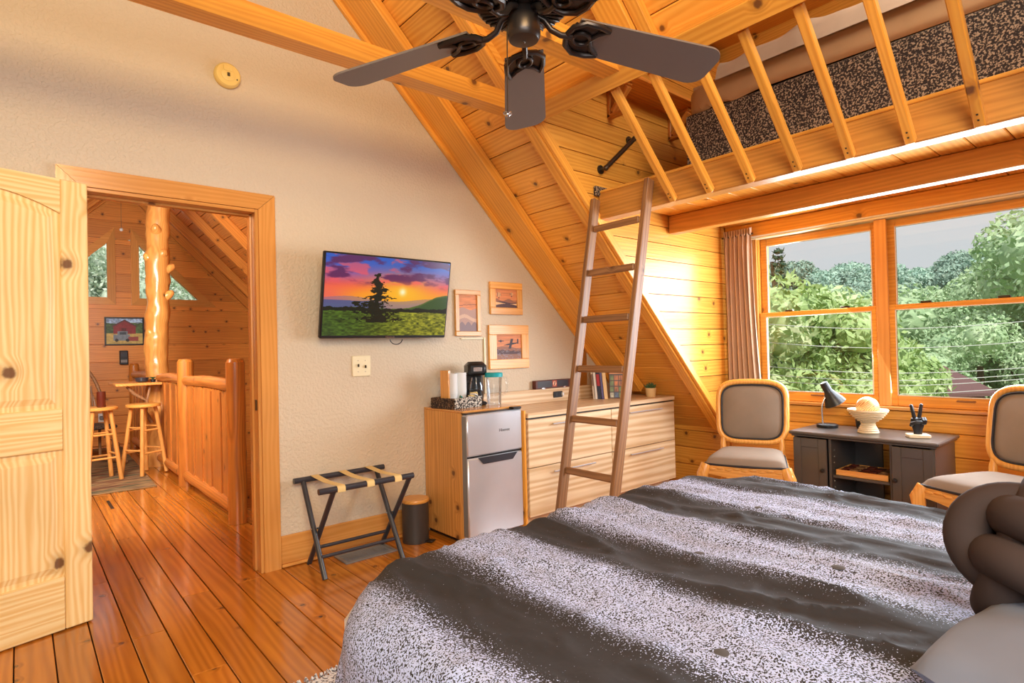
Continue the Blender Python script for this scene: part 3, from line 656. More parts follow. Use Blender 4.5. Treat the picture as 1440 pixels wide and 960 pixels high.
# ---------------------------------------------------------------- inlaid pictures
def inlay(kind):
    def fn(U, V):
        g = noise2(U*2, V*26, 1, 5, 3); sky = C3(206, 128, 74)*(.85+.35*g[:, None]); c = sky
        dk = C3(78, 46, 44); md = C3(150, 96, 66); lt = C3(232, 182, 124)
        if kind == 0:   # shoreline
            c = lay(c, (V < .62+.03*np.sin(U*7))*1., C3(176, 140, 124)); c = lay(c, ((V < .5) & (np.abs(V-.36-.06*np.sin(U*5)) < .05))*1., C3(206, 168, 140)); c = lay(c, (V < .16+.10*np.abs(np.sin(U*9)))*1., C3(132, 110, 112))
            c = lay(c, ((np.abs(V-.70-.05*U) < .006))*1., dk)
        elif kind == 1:  # balloons
            for (x, y, rr) in ((.17, .70, .13), (.76, .76, .10)):
                d = np.hypot((U-x)*1.35, (V-y)*1.0); c = lay(c, (d < rr)*1., lt); c = lay(c, ((d < rr) & (np.sin((U-x)*90) > .2))*1., dk); c = lay(c, ((np.abs(U-x) < .025) & (np.abs(V-y+rr*1.35) < .03))*1., dk)
            c = lay(c, (V < .42+.06*np.sin(U*11+1))*1., md); c = lay(c, (V < .30+.04*np.sin(U*6))*1., dk); c = lay(c, ((V < .26+.05*np.sin(U*4+2)))*1., lt); c = lay(c, (V < .12+.10*np.sin(U*3))*1., dk)
        else:           # aeroplane over water
            c = lay(c, (V < .48+.05*np.sin(U*5))*1., md); c = lay(c, (V < .40-.10*U+.02*np.sin(U*30))*1., dk); c = lay(c, (V < .20)*.6, C3(196, 140, 100)); c = lay(c, ((V < .40) & (noise2(U*14, V*20, 1, 3) > .58))*.6, C3(150, 140, 150))
            f = np.abs(V-.60-.16*(U-.5)) < .035*(1-((U-.6)/.32)**2); c = lay(c, f*1., C3(44, 26, 32))
            w_ = (np.abs((U-.58)-.25*(V-.62)) < .05) & (np.abs(V-.62) < .20); c = lay(c, w_*1., C3(50, 30, 36)); c = lay(c, ((np.abs(U-.86) < .03) & (V > .62) & (V < .82))*1., C3(44, 26, 32))
            c = lay(c, (np.hypot(U-.18, (V-.74)) < .05)*1., C3(60, 40, 46)); c = lay(c, ((np.abs(V-.74) < .02) & (U < .3) & (U > .08))*1., dk)
        return c
    return fn
for (x0, x1, z0, z1, kind, fr, mar, label) in ((2.352, 2.578, 1.310, 1.640, 0, .034, 0, 'narrow upright inlaid wood picture of a shoreline right beside the television'), (2.668, 2.985, 1.472, 1.715, 1, .052, 0, 'inlaid wood picture of hot air balloons, highest of the three'), (2.648, 3.040, 1.062, 1.392, 2, .072, 0, 'inlaid wood picture of an aeroplane over the shore, nearest the counter')):
    W, H = x1-x0, z1-z0; p = thing('framed_picture', label, 'picture', ((x0+x1)/2, 3.4, z0), 0, 'inlaid wood pictures by the television')
    for (c, d, ax) in (((0, -.011, fr/2), (W, .022, fr), 'x'), ((0, -.011, H-fr/2), (W, .022, fr), 'x'), ((-W/2+fr/2, -.011, H/2), (fr, .021, H-2*fr), 'z'), ((W/2-fr/2, -.011, H/2), (fr, .021, H-2*fr), 'z')):
        MB().box((0, 0, 0), d, .003).obj('frame_side', 'oak_'+ax, p, c, smooth=False)
    MB().box((0, -.004, H/2), (W-.02, .006, H-.02)).obj('backing', 'casing_x', p)
    paint('picture', p, W-2*fr, H-2*fr, 90, 80, inlay(kind), 'print', (-W/2+fr, -.010, fr))
# ---------------------------------------------------------------- switch, smoke detector
sw = thing('light_switch', 'ivory double light switch plate below the television', 'light switch', (1.638, 3.4, 1.06))
MB().box((0, -.004, .066), (.124, .008, .13), .004).obj('plate', 'ivory', sw)
for x, s in ((-.024, 1), (.024, -1)):
    MB().box((x, -.013, .066+s*.004), (.009, .016, .018), .003).obj('toggle', 'brass', sw)
    MB().box((x, -.0085, .066), (.012, .002, .026), .0005).obj('slot', 'ivory', sw)
m = MB(); [m.ball((x, -.008, z), .003, 8, 6) for x in (-.024, .024) for z in (.03, .1)]; m.obj('screw', 'chrome', sw)
sd = thing('smoke_detector', 'round yellowed smoke detector high on the drywall', 'smoke detector', (.882, 3.4, 2.735))
RX = Matrix.Rotation(PI/2, 3, 'X')
M_['yell'] = plain('yellowed_plastic', S(238, 206, 122), .45)
MB().lathe([(.066, 0), (.068, .012), (.066, .028), (.058, .036), (0, .037)], 36, R=RX).obj('body', 'yell', sd)
MB().lathe([(.036, .036), (.036, .040), (.028, .043), (0, .043)], 28, R=RX).obj('test_cover', 'yell', sd); MB().box((-.002, -.044, .03), (.045, .004, .028), .002).obj('grille', 'yell', sd)
MB().box((0, -.045, -.002), (.014, .004, .02), .002).obj('button', 'brass', sd); MB().ball((.045, -.036, -.018), .004, 8, 6).obj('indicator', 'black', sd)
# ---------------------------------------------------------------- luggage rack
lr = thing('luggage_rack', 'folding black luggage rack with three tan straps by the wall', 'luggage rack', (1.475, 3.17, 0))
for s, y, nm in ((1, .175, 'back'), (-1, -.185, 'front')): MB().tube([(-.29, y, .487), (.275, y, .487)], .0165, 14).obj('top_rail', 'navy', lr)
for x in (-.225, .235):
    MB().tube([(x-.012, -.12 if x < 0 else -.14, .0), (x-.012, .172, .477)], .0145, 12).obj('leg', 'navy', lr); MB().tube([(x+.018, .182, .0), (x+.018, -.182, .477)], .0145, 12).obj('leg', 'navy', lr)
    MB().tube([(x-.03, .025, .24), (x+.035, .025, .24)], .006, 8).obj('pivot_bolt', 'chrome', lr)
MB().tube([(-.235, -.065, .105), (.222, -.065, .105)], .010, 10).obj('stretcher', 'navy', lr); MB().tube([(-.207, .105, .105), (.25, .105, .105)], .010, 10).obj('stretcher', 'navy', lr)
for x in (-.17, .0, .17):
    pts = [(-.185-.0185, .472)]+[(-.185-.0185*math.cos(a), .487+.0185*math.sin(a)) for a in np.linspace(0, PI/2, 5)]+[(-.1, .500), (0, .496), (.1, .500)]+[(.175+.0185*math.sin(a), .487+.0185*math.cos(a)) for a in np.linspace(0, PI/2, 5)]+[(.1935, .472)]
    m = MB(); vs = []; fs = []
    for (y, z) in pts: vs += [(x-.022, y, z), (x+.022, y, z), (x-.022, y*.985, z-.002), (x+.022, y*.985, z-.002)]
    for i in range(len(pts)-1): fs += [(4*i, 4*i+1, 4*i+5, 4*i+4), (4*i+2, 4*i+6, 4*i+7, 4*i+3), (4*i, 4*i+4, 4*i+6, 4*i+2), (4*i+1, 4*i+3, 4*i+7, 4*i+5)]
    m.add(vs, fs).obj('strap', 'strap', lr)
# floor register
fv = thing('floor_register', 'brown metal floor register under the luggage rack', 'floor vent', (1.58, 3.265, 0))
m = MB(); [m.box(c, d, .002) for c, d in (((0, -.075, .004), (.33, .022, .008)), ((0, .075, .004), (.33, .022, .008)), ((-.154, 0, .004), (.022, .13, .008)), ((.154, 0, .004), (.022, .13, .008)))]; m.obj('rim', 'grey', fv)
MB().box((0, 0, .001), (.30, .13, .002)).obj('dark_recess', 'black', fv)
for i in range(9): MB().box((0, -.056+.014*i, .004), (.286, .004, .006)).obj('louvre', 'grey', fv, smooth=False)
for i in range(5): MB().box((-.12+.06*i, 0, .0035), (.004, .128, .005)).obj('cross_bar', 'grey', fv, smooth=False)
# pedal bin
pb = thing('pedal_bin', 'dark pedal bin with round wooden lid beside the fridge', 'trash can', (1.925, 3.265, 0))
MB().lathe([(.084, 0), (.086, .01), (.083, .02), (.085, .25), (.0, .25)], 36).obj('body', 'darkcan', pb)
MB().lathe([(.087, .252), (.089, .256), (.089, .268), (.086, .272), (0, .272)], 36).obj('lid', 'oak_x', pb)
MB().box((.0, .088, .256), (.05, .02, .03), .004).obj('hinge', 'black', pb); m = MB(); m.box((0, 0, 0), (.05, .05, .008), .003); m.obj('pedal', 'black', pb, (.05, -.095, .012), (0, 0, .5))
# ---------------------------------------------------------------- fridge in its cabinet
fc_ = thing('fridge_cabinet', 'knotty wood cabinet surround holding the mini fridge', 'cabinet', (2.32, 3.18, 0))
def FB(n, x0, x1, y0, y1, z0, z1, mt, par=fc_, ch=.003, org=(2.32, 3.18, 0)): return MB().box((0, 0, 0), (x1-x0, y1-y0, z1-z0), ch).obj(n, mt, par, ((x0+x1)/2-org[0], (y0+y1)/2-org[1], (z0+z1)/2), smooth=False)
FB('side_panel', 2.085, 2.105, 2.965, 3.395, .028, .818, 'cabinet'); FB('side_panel', 2.538, 2.556, 2.89, 3.395, .0, .80, 'beam_z'); FB('top_panel', 2.085, 2.556, 2.945, 3.395, .8185, .832, 'casing_x'); FB('plinth', 2.11, 2.536, 3.0, 3.39, 0, .026, 'black')
fg = thing('mini_fridge', 'silver two-door mini fridge with dark recessed handle', 'refrigerator', (2.32, 3.1, .027))
def FR(n, x0, x1, y0, y1, z0, z1, mt, ch=.004): return MB().box((0, 0, 0), (x1-x0, y1-y0, z1-z0), ch).obj(n, mt, fg, ((x0+x1)/2-2.32, (y0+y1)/2-3.1, (z0+z1)/2-.027))
FR('body', 2.110, 2.534, 2.963, 3.38, .03, .812, 'grey'); ud = FR('upper_door', 2.085, 2.534, 2.905, 2.960, .552, .812, 'steel', .008); FR('lower_door', 2.085, 2.534, 2.905, 2.960, .045, .540, 'steel', .008)
FR('top_trim', 2.085, 2.534, 2.91, 2.965, .8125, .8185, 'black', .002); FR('hinge_cover', 2.46, 2.53, 2.90, 2.965, .8185, .830, 'black', .003); FR('door_gap', 2.09, 2.532, 2.915, 2.962, .541, .551, 'black', .001); FR('door_edge', 2.0845, 2.0875, 2.912, 2.958, .06, .80, 'grey', .001)
m = MB(); m.prism([(-.155, 0), (.165, 0), (.125, -.042), (-.115, -.042)], lambda u, v, q: Vector((u, -.196-q, v)), .004); m.obj('handle_recess', 'navy', fg, (0, 0, .512), fix=True)
text('logo', 'Hisense', .028, 'black', fg, (.062, -.1955, .665), (PI/2, 0, 0))
# things on the fridge cabinet
bz = .8325
bk = thing('tray_basket', 'dark woven basket tray on the fridge cabinet holding cups', 'basket', (2.215, 3.195, bz), math.radians(10))
for c, d, mt in (((0, -.108, .035), (.25, .010, .07), 'wax'), ((0, .108, .035), (.25, .010, .07), 'basket'), ((-.122, 0, .035), (.010, .21, .07), 'basket'), ((.122, 0, .035), (.010, .21, .07), 'basket')):
    o = MB().box((0, 0, 0), d, .003).obj('woven_side', mt, bk, c)
    for z in (-.024, -.008, .008, .024): 
        m = MB(); h = max(d[0], d[1])/2; ax = 0 if d[0] > d[1] else 1
        e = Vector((h, 0, 0)) if ax == 0 else Vector((0, h, 0)); m.tube([-e+Vector((0, 0, z)), e+Vector((0, 0, z))], .0065, 6); m.obj('weave_row', mt, o)
MB().box((0, 0, .003), (.24, .21, .006)).obj('base', 'basket', bk)
bx = tag(MB().box((0, 0, .12), (.022, .075, .24), .002).obj('filter_box', 'casing_z', None, (2.150, 3.225, bz+.0065), (0, 0, .2)), 'tall tan cardboard sleeve at the back of the basket tray', 'box')
def cups(n, r0, r1, h, label, loc, mark=False, tilt=0):
    t = thing('cup_stack', label, 'cups', loc); t.rotation_euler = (0, tilt, 0)
    for i in range(n): MB().lathe([(r0, 0), (r1, h), (r1+.002, h+.003), (r1-.002, h+.003), (r0-.002, .004), (0, .004)], 24).obj('paper_cup', 'paper', t, (0, 0, i*.013), (PI if False else 0, 0, 0))
    if mark:
        for (a, z, cc) in ((-2.2, .035, 'green'), (-2.05, .05, 'teal'), (-2.3, .055, 'green')):
            rr = r0+(r1-r0)*z/h+.0015; MB().ball((rr*math.cos(a), rr*math.sin(a), z), .013, 10, 6, .35, 1, 1.2, None).obj('printed_mark', cc, t, (0, 0, .0))
    return t
cups(11, .028, .036, .085, 'stack of white ribbed lids standing leftmost in the basket tray', (2.190, 3.205, bz+.0065)); cups(10, .031, .040, .10, 'stack of white paper cups with a green leaf print', (2.272, 3.225, bz+.0065), True)
sg = thing('sugar_packets', 'small pile of tan and white packets in the basket tray', 'packets', (2.30, 3.135, bz+.0065), .3)
for i in range(5): MB().box((0, 0, 0), (.05, .035, .008), .003).obj('packet', ('strap', 'paper')[i % 2], sg, (-.01+.01*i, .006*(i % 3), .05+.007*i), (.15*i, .1, .5*i))
MB().box((0, 0, .024), (.06, .05, .046), .004).obj('packet_box', 'casing_x', sg)
cm = thing('coffee_maker', 'black drip coffee maker with glass carafe on the fridge cabinet', 'coffee maker', (2.41, 3.245, bz), math.radians(-25))
MB().box((0, 0, .012), (.13, .17, .024), .01).obj('base', 'black', cm); MB().box((0, .055, .15), (.125, .06, .26), .012).obj('column', 'black', cm); MB().box((0, -.01, .245), (.13, .17, .085), .018).obj('brew_head', 'black', cm); MB().lathe([(.058, .288), (.05, .296), (0, .298)], 24, (0, -.01, 0)).obj('lid', 'black', cm)
MB().lathe([(.045, .026), (.055, .06), (.055, .12), (.042, .165), (.038, .185), (.036, .185), (.04, .165), (.052, .12), (.052, .06), (.042, .03), (0, .03)], 24, (0, -.03, 0)).obj('carafe', 'clear', cm); MB().lathe([(0, .031), (.05, .06), (.051, .105), (0, .105)], 20, (0, -.03, 0)).obj('coffee', 'black', cm)
m = MB(); m.tube([(-.05, -.05, .165), (-.085, -.07, .16), (-.088, -.07, .10), (-.058, -.05, .07)], .008, 8); m.obj('carafe_handle', 'black', cm); MB().box((0, -.0955, .245), (.06, .004, .03), .002).obj('control_strip', 'chrome', cm)
pt = thing('water_pitcher', 'clear plastic water pitcher with a teal lid', 'pitcher', (2.475, 3.12, bz), math.radians(-30))
MB().lathe([(.047, 0), (.049, .004), (.056, .185), (.060, .195), (.057, .195), (.053, .185), (.046, .006), (0, .006)], 30).obj('jug', 'clear', pt); MB().lathe([(.061, .190), (.062, .212), (.056, .220), (0, .221)], 30).obj('lid', 'teal', pt)
m = MB(); m.tube([(.054, 0, .185), (.085, 0, .18), (.092, 0, .15), (.088, 0, .09), (.052, 0, .06)], .008, 10); m.obj('handle', 'clear', pt)
m = MB(); m.lathe([(.045, .008), (.050, .115), (0, .115)], 24); m.obj('water', 'clear', pt)
# ---------------------------------------------------------------- dresser
ds = thing('dresser', 'long pale striped dresser with four drawers and a backsplash along the wall', 'dresser', (3.395, 3.14, 0))
def DS(n, x0, x1, y0, y1, z0, z1, mt, ch=.003, par=ds): return MB().box((0, 0, 0), (x1-x0, y1-y0, z1-z0), ch).obj(n, mt, par, ((x0+x1)/2-3.395, (y0+y1)/2-3.14, (z0+z1)/2), smooth=False)
DS('carcass', 2.562, 4.22, 2.90, 3.395, .09, .738, 'zebra_x', 0); DS('worktop', 2.562, 4.228, 2.875, 3.395, .748, .780, 'zebra_x'); DS('shadow_gap', 2.566, 4.22, 2.89, 3.39, .738, .748, 'black', 0)
DS('toe_kick', 2.57, 4.20, 2.93, 3.38, 0, .09, 'zebra_x', 0); DS('backsplash', 2.562, 3.86, 3.355, 3.395, .7805, .888, 'zebra_x')
for (x0, x1) in ((2.564, 3.405), (3.411, 4.22)):
    for (z0, z1) in ((.092, .412), (.418, .736)):
        d = DS('drawer', x0, x1, 2.878, 2.899, z0, z1, 'zebra_x', .002); xc = (x0+x1)/2; hz = (z1-z0)/2-.042
        hb = MB().box((0, 0, 0), (.42, .008, .009), .002).obj('bar_pull', 'steel', d, (0, -.034, hz), smooth=False)
        for q in (-.19, .19): MB().tube([(q, 0, 0), (q, .026, 0)], .004, 8).obj('pull_post', 'chrome', hb)
po = thing('power_outlet', 'black power outlet set in the dresser backsplash', 'outlet', (3.315, 3.354, .812)); MB().box((0, -.004, .024), (.10, .008, .048), .003).obj('plate', 'black', po)
for q in (-.02, .02): MB().box((q, -.009, .024), (.024, .003, .028), .001).obj('socket', 'navy', po)
MB().box((.043, -.015, .024), (.018, .02, .026), .003).obj('plug', 'white', po)
gb = thing('game_box', 'long dark red-brown box with a small emblem on the backsplash ledge', 'box', (3.275, 3.372, .8885))
MB().box((0, 0, .034), (.40, .042, .066), .003).obj('case', 'redbrown', gb)
def emb(U, V):
    c = np.zeros((len(U), 3))+C3(176, 66, 40); d = np.hypot((U-.5), (V-.5)); c = lay(c, (d < .36)*1., C3(236, 190, 150)); return lay(c, ((np.abs(U-.5-.3*(V-.5)) < .12) & (d < .3))*1., C3(90, 30, 24))
MB().box((-.01, -.0215, .036), (.34, .002, .05), .0005).obj('dark_label', 'navy', gb); paint('emblem', gb, .05, .05, 16, 16, emb, 'print', (-.02, -.0232, .012))
MB().box((-.12, -.022, .004), (.03, .006, .012), .001).obj('latch', 'chrome', gb); MB().box((.12, -.022, .004), (.03, .006, .012), .001).obj('latch', 'chrome', gb)
# books
def book(x, w, h, d, col, label, tilt=0, band=None, tz=.7805, rz=-.85):
    y = 3.275-.75*x; x = 3.665+.66*x
    b = thing('book', label, 'book', (x, y, tz), rz); m_ = plain('book_cover_'+label.split()[0], col, .45)
    R = Matrix.Rotation(tilt, 3, 'Y')
    f = lambda n, c, dd, mt, ch=.001: MB().box((0, 0, 0), dd, ch).obj(n, mt, b, R @ Vector(c), R)
    f('cover', (-w/2+.0015, 0, h/2), (.003, d, h), m_); f('cover', (w/2-.0015, 0, h/2), (.003, d, h), m_); f('spine', (0, -d/2+.0015, h/2), (w, .003, h), m_); f('page_block', (0, .002, h/2), (w-.007, d-.008, h-.008), 'paper', 0)
    if band is not None: f('spine_label', (0, -d/2-.0006, h*.62), (w*.8, .0012, h*.38), plain('label_'+label.split()[0], band, .5), 0)
    return b
book(.0, .016, .255, .12, S(206, 186, 160), 'cream spined book leaning leftmost in the row on the dresser', -.08, S(120, 90, 70)); book(.020, .020, .255, .12, S(232, 226, 214), 'white spined book second in the leaning row', -.08)
book(.047, .030, .253, .12, S(28, 32, 54), 'navy spined book with a red label in the leaning row', -.08, S(176, 34, 40)); book(.073, .018, .248, .12, S(92, 88, 136), 'violet grey spined book in the leaning row', -.08)
book(.099, .030, .245, .12, S(240, 204, 146), 'tan spined book next to the collage cover', -.08)
def collage(U, V):
    c = np.zeros((len(U), 3))+C3(70, 44, 30); n = noise2(U*4, V*5, 1.5, 21, 3); i = np.floor(U*3); j = np.floor(V*5)
    hh = np.sin(i*12.9+j*78.2)*43758.5; hh = hh-np.floor(hh); tile = (np.abs(U*3-i-.5) < .42) & (np.abs(V*5-j-.5) < .38) & (V < .8)
    cols = np.array([C3(196, 196, 170), C3(120, 140, 80), C3(200, 120, 60), C3(90, 110, 140)]); c = np.where(tile[:, None], cols[(hh*4).astype(int) % 4]*(.5+.8*n[:, None]), c)
    return lay(c, (V > .84)*1., C3(226, 150, 84))
cb_ = thing('picture_book', 'large brown book with a photo collage cover facing out beside the leaning books', 'book', (3.785, 3.135, .7805), -.85)
Rc = Matrix.Rotation(-.12, 3, 'X'); MB().box((0, 0, 0), (.115, .024, .245), .002).obj('cover', 'redbrown', cb_, Rc @ Vector((0, .01, .1225)), Rc)
o = paint('printed_cover', cb_, .111, .238, 36, 60, collage, 'cover', (0, 0, 0)); o.matrix_basis = Matrix.Translation(Rc @ Vector((-.0555, -.0026, .0035))) @ Rc.to_4x4()
# succulent
pp = thing('potted_succulent', 'small succulent in a tan ribbed pot on the dresser end', 'potted plant', (4.055, 2.99, .7805))
MB().lathe([(.036, 0), (.039, .004), (.046, .07), (.044, .075), (.040, .07), (0, .066)], 28).obj('pot', 'tancer', pp)
for i in range(16):
    a = i*2.4; rr = .008+.0022*i; h = .055-.0016*i
    m = MB(); m.tube([(rr*.4*math.cos(a), rr*.4*math.sin(a), .066), (rr*math.cos(a), rr*math.sin(a), .068+h*.5), (rr*1.5*math.cos(a), rr*1.5*math.sin(a), .068+h)], [.006, .008, .0015], 6); m.obj('leaf', 'green', pp)
# ---------------------------------------------------------------- ladder
ld = thing('loft_ladder', 'brown wooden ladder leaning on the loft beam', 'ladder', (2.432, 2.31, 0))
tl = Vector((.452, 0, 2.205))
for y, dx, zt in ((.1975, -.008, 2.165), (-.1975, .022, 2.21)): bar('stile', ld, (0, y, .008), ((tl.x+dx)*zt/2.205, y, zt), .034, .062, 'ladder_x', (0, 1, 0), .004)
for z in (.17, .47, .775, 1.078, 1.382, 1.678, 1.965):
    m = MB(); m.box((0, 0, 0), (.021, .356, .042), .006); m.obj('rung', 'ladder_y', ld, (tl.x*z/tl.z-.008, .0025, z), (0, .2, 0), smooth=False)
# ---------------------------------------------------------------- grab bar, hook, shelf brackets on the dormer wall
gr = thing('pipe_grab_bar', 'black iron pipe grab bar slanting on the sunny loft wall', 'grab bar', (2.97, 2.55, 2.39))
p0, p1 = Vector((0, -.05, 0)), Vector((.31, -.05, .26)); m = MB(); m.tube([p0, p1], .016, 14); m.obj('bar', 'brass', gr)
for p in (p0, p1):
    MB().tube([p+Vector((0, .05, 0)), p], .012, 12).obj('post', 'brass', gr); MB().tube([p+Vector((0, .05, 0)), p+Vector((0, .042, 0))], .030, 18).obj('flange', 'brass', gr); MB().ball(p, .019, 12, 8).obj('elbow', 'brass', gr)
q = (p1-p0).normalized(); m = MB(); [m.tube([p0+q*t, p0+q*(t+.02)], .017, 12) for t in (.05, .34)]; m.obj('collar', 'brass', gr)
hk = thing('reading_lamp', 'small black clip lamp resting on the loft floor edge', 'lamp', (3.22, 2.30, 2.241)); MB().lathe([(.03, 0), (.03, .012), (.008, .02), (.008, .06), (0, .06)], 16).obj('base', 'black', hk); m = MB(); m.tube([(0, 0, .06), (.05, -.02, .08), (.10, -.05, .06)], .014, 10); m.obj('head', 'chrome', hk)
sh = thing('loft_shelf', 'dark wooden shelf board high on the loft side wall', 'shelf', (3.45, 2.55, 2.95)); MB().box((0, -.12, .012), (1.35, .24, .024), .003).obj('board', 'hall_x', sh)
for x, lb in ((-.37, 'nearer the grab bar'), (.33, 'nearer the mattress')):
    s = thing('shelf_bracket', 'small pine corbel bracket under the loft shelf, '+lb, 'bracket', (3.45+x, 2.55, 2.76), 0, 'loft shelf brackets')
    MB().box((0, -.012, .09), (.05, .024, .19), .003).obj('back_plate', 'hall_z', s, smooth=False); bar('brace', s, (0, -.03, .035), (0, -.17, .16), .045, .03, 'hall_x', (1, 0, 0)); MB().box((0, -.075, .008), (.05, .15, .022), .003).obj('ledge', 'hall_y', s, smooth=False); MB().box((0, -.09, .178), (.05, .18, .022), .003).obj('arm', 'hall_y', s, smooth=False)
# loft bedding
cp = tag(MB().box((0, 0, .225), (1.1, 3.0, .45), .01).obj('carpeted_platform', 'carpet', None, (3.87, .62, 2.2405)), 'speckled brown carpeted platform under the loft mattress', 'platform')
lm = thing('loft_mattress', 'loft mattress in a tan fitted sheet on the carpeted platform', 'mattress', (3.87, .62, 2.692))
def mfn(a, b):
    th = 2*PI*a; sq = lambda c: math.copysign(abs(c)**.12, c); z = .17*b; r = 1-.03*(abs(2*b-1))**6
    return Vector((.56*sq(math.cos(th))*r, 1.50*sq(math.sin(th))*r+.0, z+.012*math.sin(th*31+2*b)*math.exp(-((b-.1)/.2)**2)))
m = MB(); m.grid(120, 12, mfn, closed_u=True); m.box((0, 0, .165), (1.05, 2.9, .02)); m.obj('fitted_sheet', 'beige', lm)
def dfn(a, b):
    u, v = 2*a-1, 2*b-1; z = .10+.045*noise.noise(Vector((u*2.2, v*4, 2)))+.02*noise.noise(Vector((u*5, v*11, 5)))+.012*math.sin(v*26+u*9)
    e = max(0, abs(u)-.88)/.12; return Vector((u*.60, v*1.38, z*(1-.92*e*e)-.05*e*e+.02))
m = MB(); m.grid(40, 90, dfn); tag(m.obj('loft_duvet', 'taupe', None, (3.88, .50, 2.852), angle=180), 'rumpled taupe duvet spread over the loft mattress', 'duvet')
# ---------------------------------------------------------------- ceiling fan
FC = Vector((1.117, 1.232, 0)); FZ = 2.15
fan = thing('ceiling_fan', 'dark bronze five-blade ceiling fan hanging from the ridge', 'ceiling fan', FC+Vector((0, 0, FZ)))
MB().lathe([(0, -.058), (.018, -.058), (.042, -.054), (.047, -.046), (.049, -.036), (.047, .0), (.043, .010), (.040, .015), (.040, .06), (0, .06)], 40).obj('switch_housing', 'bronze', fan)
MB().ball((0, 0, -.058), .005, 10, 6).obj('finial', 'brass', fan)
MB().lathe([(.04, .032), (.124, .036), (.136, .044), (.138, .058), (.130, .07), (.128, .14), (.11, .165), (.05, .18), (0, .18)], 48).obj('motor_housing', 'bronze', fan)
for i in range(36):
    a = 2*PI*i/36; R = rz3(a); MB().box((0, 0, 0), (.07, .006, .008), .002).obj('vent_rib', 'bronze', fan, R @ Vector((.092, 0, .033)), (0, -.06, a))
MB().tube([(0, 0, .20), (0, 0, 1.72)], .014, 14).obj('downrod', 'bronze', fan); MB().lathe([(0, 1.70), (.06, 1.71), (.075, 1.80), (.07, 1.84)], 30).obj('canopy', 'bronze', fan)
def blade_mesh():
    n = 12; o = [(.205, -.050), (.59, -.069)]+[(.555+.062*math.cos(a)*1.0, .005+.064*math.sin(a)) for a in np.linspace(-PI/2+.35, PI/2-.1, n)]+[(.575, .069), (.205, .050), (.195, .0)]
    o = [(.155, -.062), (.575, -.080)]+[(.577+.050*math.cos(a), .030*(-1 if a < 0 else 1)*1+.050*math.sin(a)) for a in np.linspace(-PI/2, PI/2, n)]+[(.575, .080), (.155, .062)]
    m = MB(); m.prism(o, lambda u, v, q: Vector((u, v, q-.003)), .006); return m.mesh('blade', 'blade', smooth=False)
def holder_mesh():
    m = MB(); m.tube([(.040, 0, .03), (.065, 0, .022), (.085, 0, -.004), (.115, 0, -.014), (.15, 0, -.010)], [.010, .010, .009, .009, .010], 10, sy=1)
    arc = lambda a0, a1, cx, cy, rx, ry: [(cx+rx*math.cos(a), cy+ry*math.sin(a), -.010) for a in np.linspace(a0, a1, 18)]
    for q in (1, -1):
        m.tube([(.132, 0, -.010), (.142, .036*q, -.010), (.172, .060*q, -.010), (.215, .060*q, -.010), (.250, .050*q, -.009)], .0085, 8); m.tube([(.250, .050*q, -.009), (.222, .028*q, -.010), (.205, .0, -.010)], .0065, 8)
    m.tube(arc(0, 2*PI, .180, 0, .026, .022)[:-1], .0065, 8, closed=True)
    m.prism([(.145, -.050), (.225, -.050), (.205, 0), (.225, .050), (.145, .050), (.133, 0)], lambda u, v, q: Vector((u, v, -.006+q)), .003)
    return m.mesh('blade_holder', 'bronze')
bmh, hmh = blade_mesh(), holder_mesh()
for i in range(5):
    a = math.radians(48+72*i); R = (rz3(a) @ Matrix.Rotation(math.radians(6), 3, 'Y') @ Matrix.Rotation(math.radians(-12), 3, 'X'))
    link('blade', bmh, fan, (0, 0, 0), R); link('blade_holder', hmh, fan, (0, 0, 0), R)
pc = MB(); pc.tube([(-.045, .02, -.02), (-.05, .021, -.265)], .0018, 5); pc.obj('pull_chain', 'brass', fan)
pf = MB(); [pf.box((0, 0, 0), (.026, .009, .002), 0, rz3(2*PI*k/3+.4) @ Matrix.Rotation(.3, 3, 'X')) for k in range(3)]; pf.ball((0, 0, -.004), .008, 10, 8); pf.obj('pull_knob', 'chrome', fan, (-.05, .021, -.27))
# ---------------------------------------------------------------- curtain
cu = thing('window_curtain', 'taupe gathered curtain panel at the left edge of the window', 'curtain', (4.455, 2.36, .62))
def cfn(a, b):
    z = 1.47*b; wtop, wbot = .235, .30; wd = wtop+(wbot-wtop)*(1-b)**1.5; y = .155-wd*a-.0*(1-b)
    amp = .020+.012*(1-b); x = amp*math.sin(a*PI*2*6.5+.6*math.sin(b*3))+.006*math.sin(a*61+b*4)
    if b > .955: x *= .7
    return Vector((x, y, z))
m = MB(); m.grid(150, 50, cfn); m.obj('panel', 'curtain', cu, angle=180)
m = MB(); m.grid(150, 6, lambda a, b: Vector((.026*math.sin(a*PI*2*11)+.004, .158-.242*a, 1.455+.052*b+.008*math.sin(a*PI*2*11+1)*b))); m.obj('gathered_heading', 'curtain', cu, angle=180)
MB().tube([(0, .17, 1.462), (0, -.095, 1.462)], .007, 8).obj('rod_end', 'brass', cu)
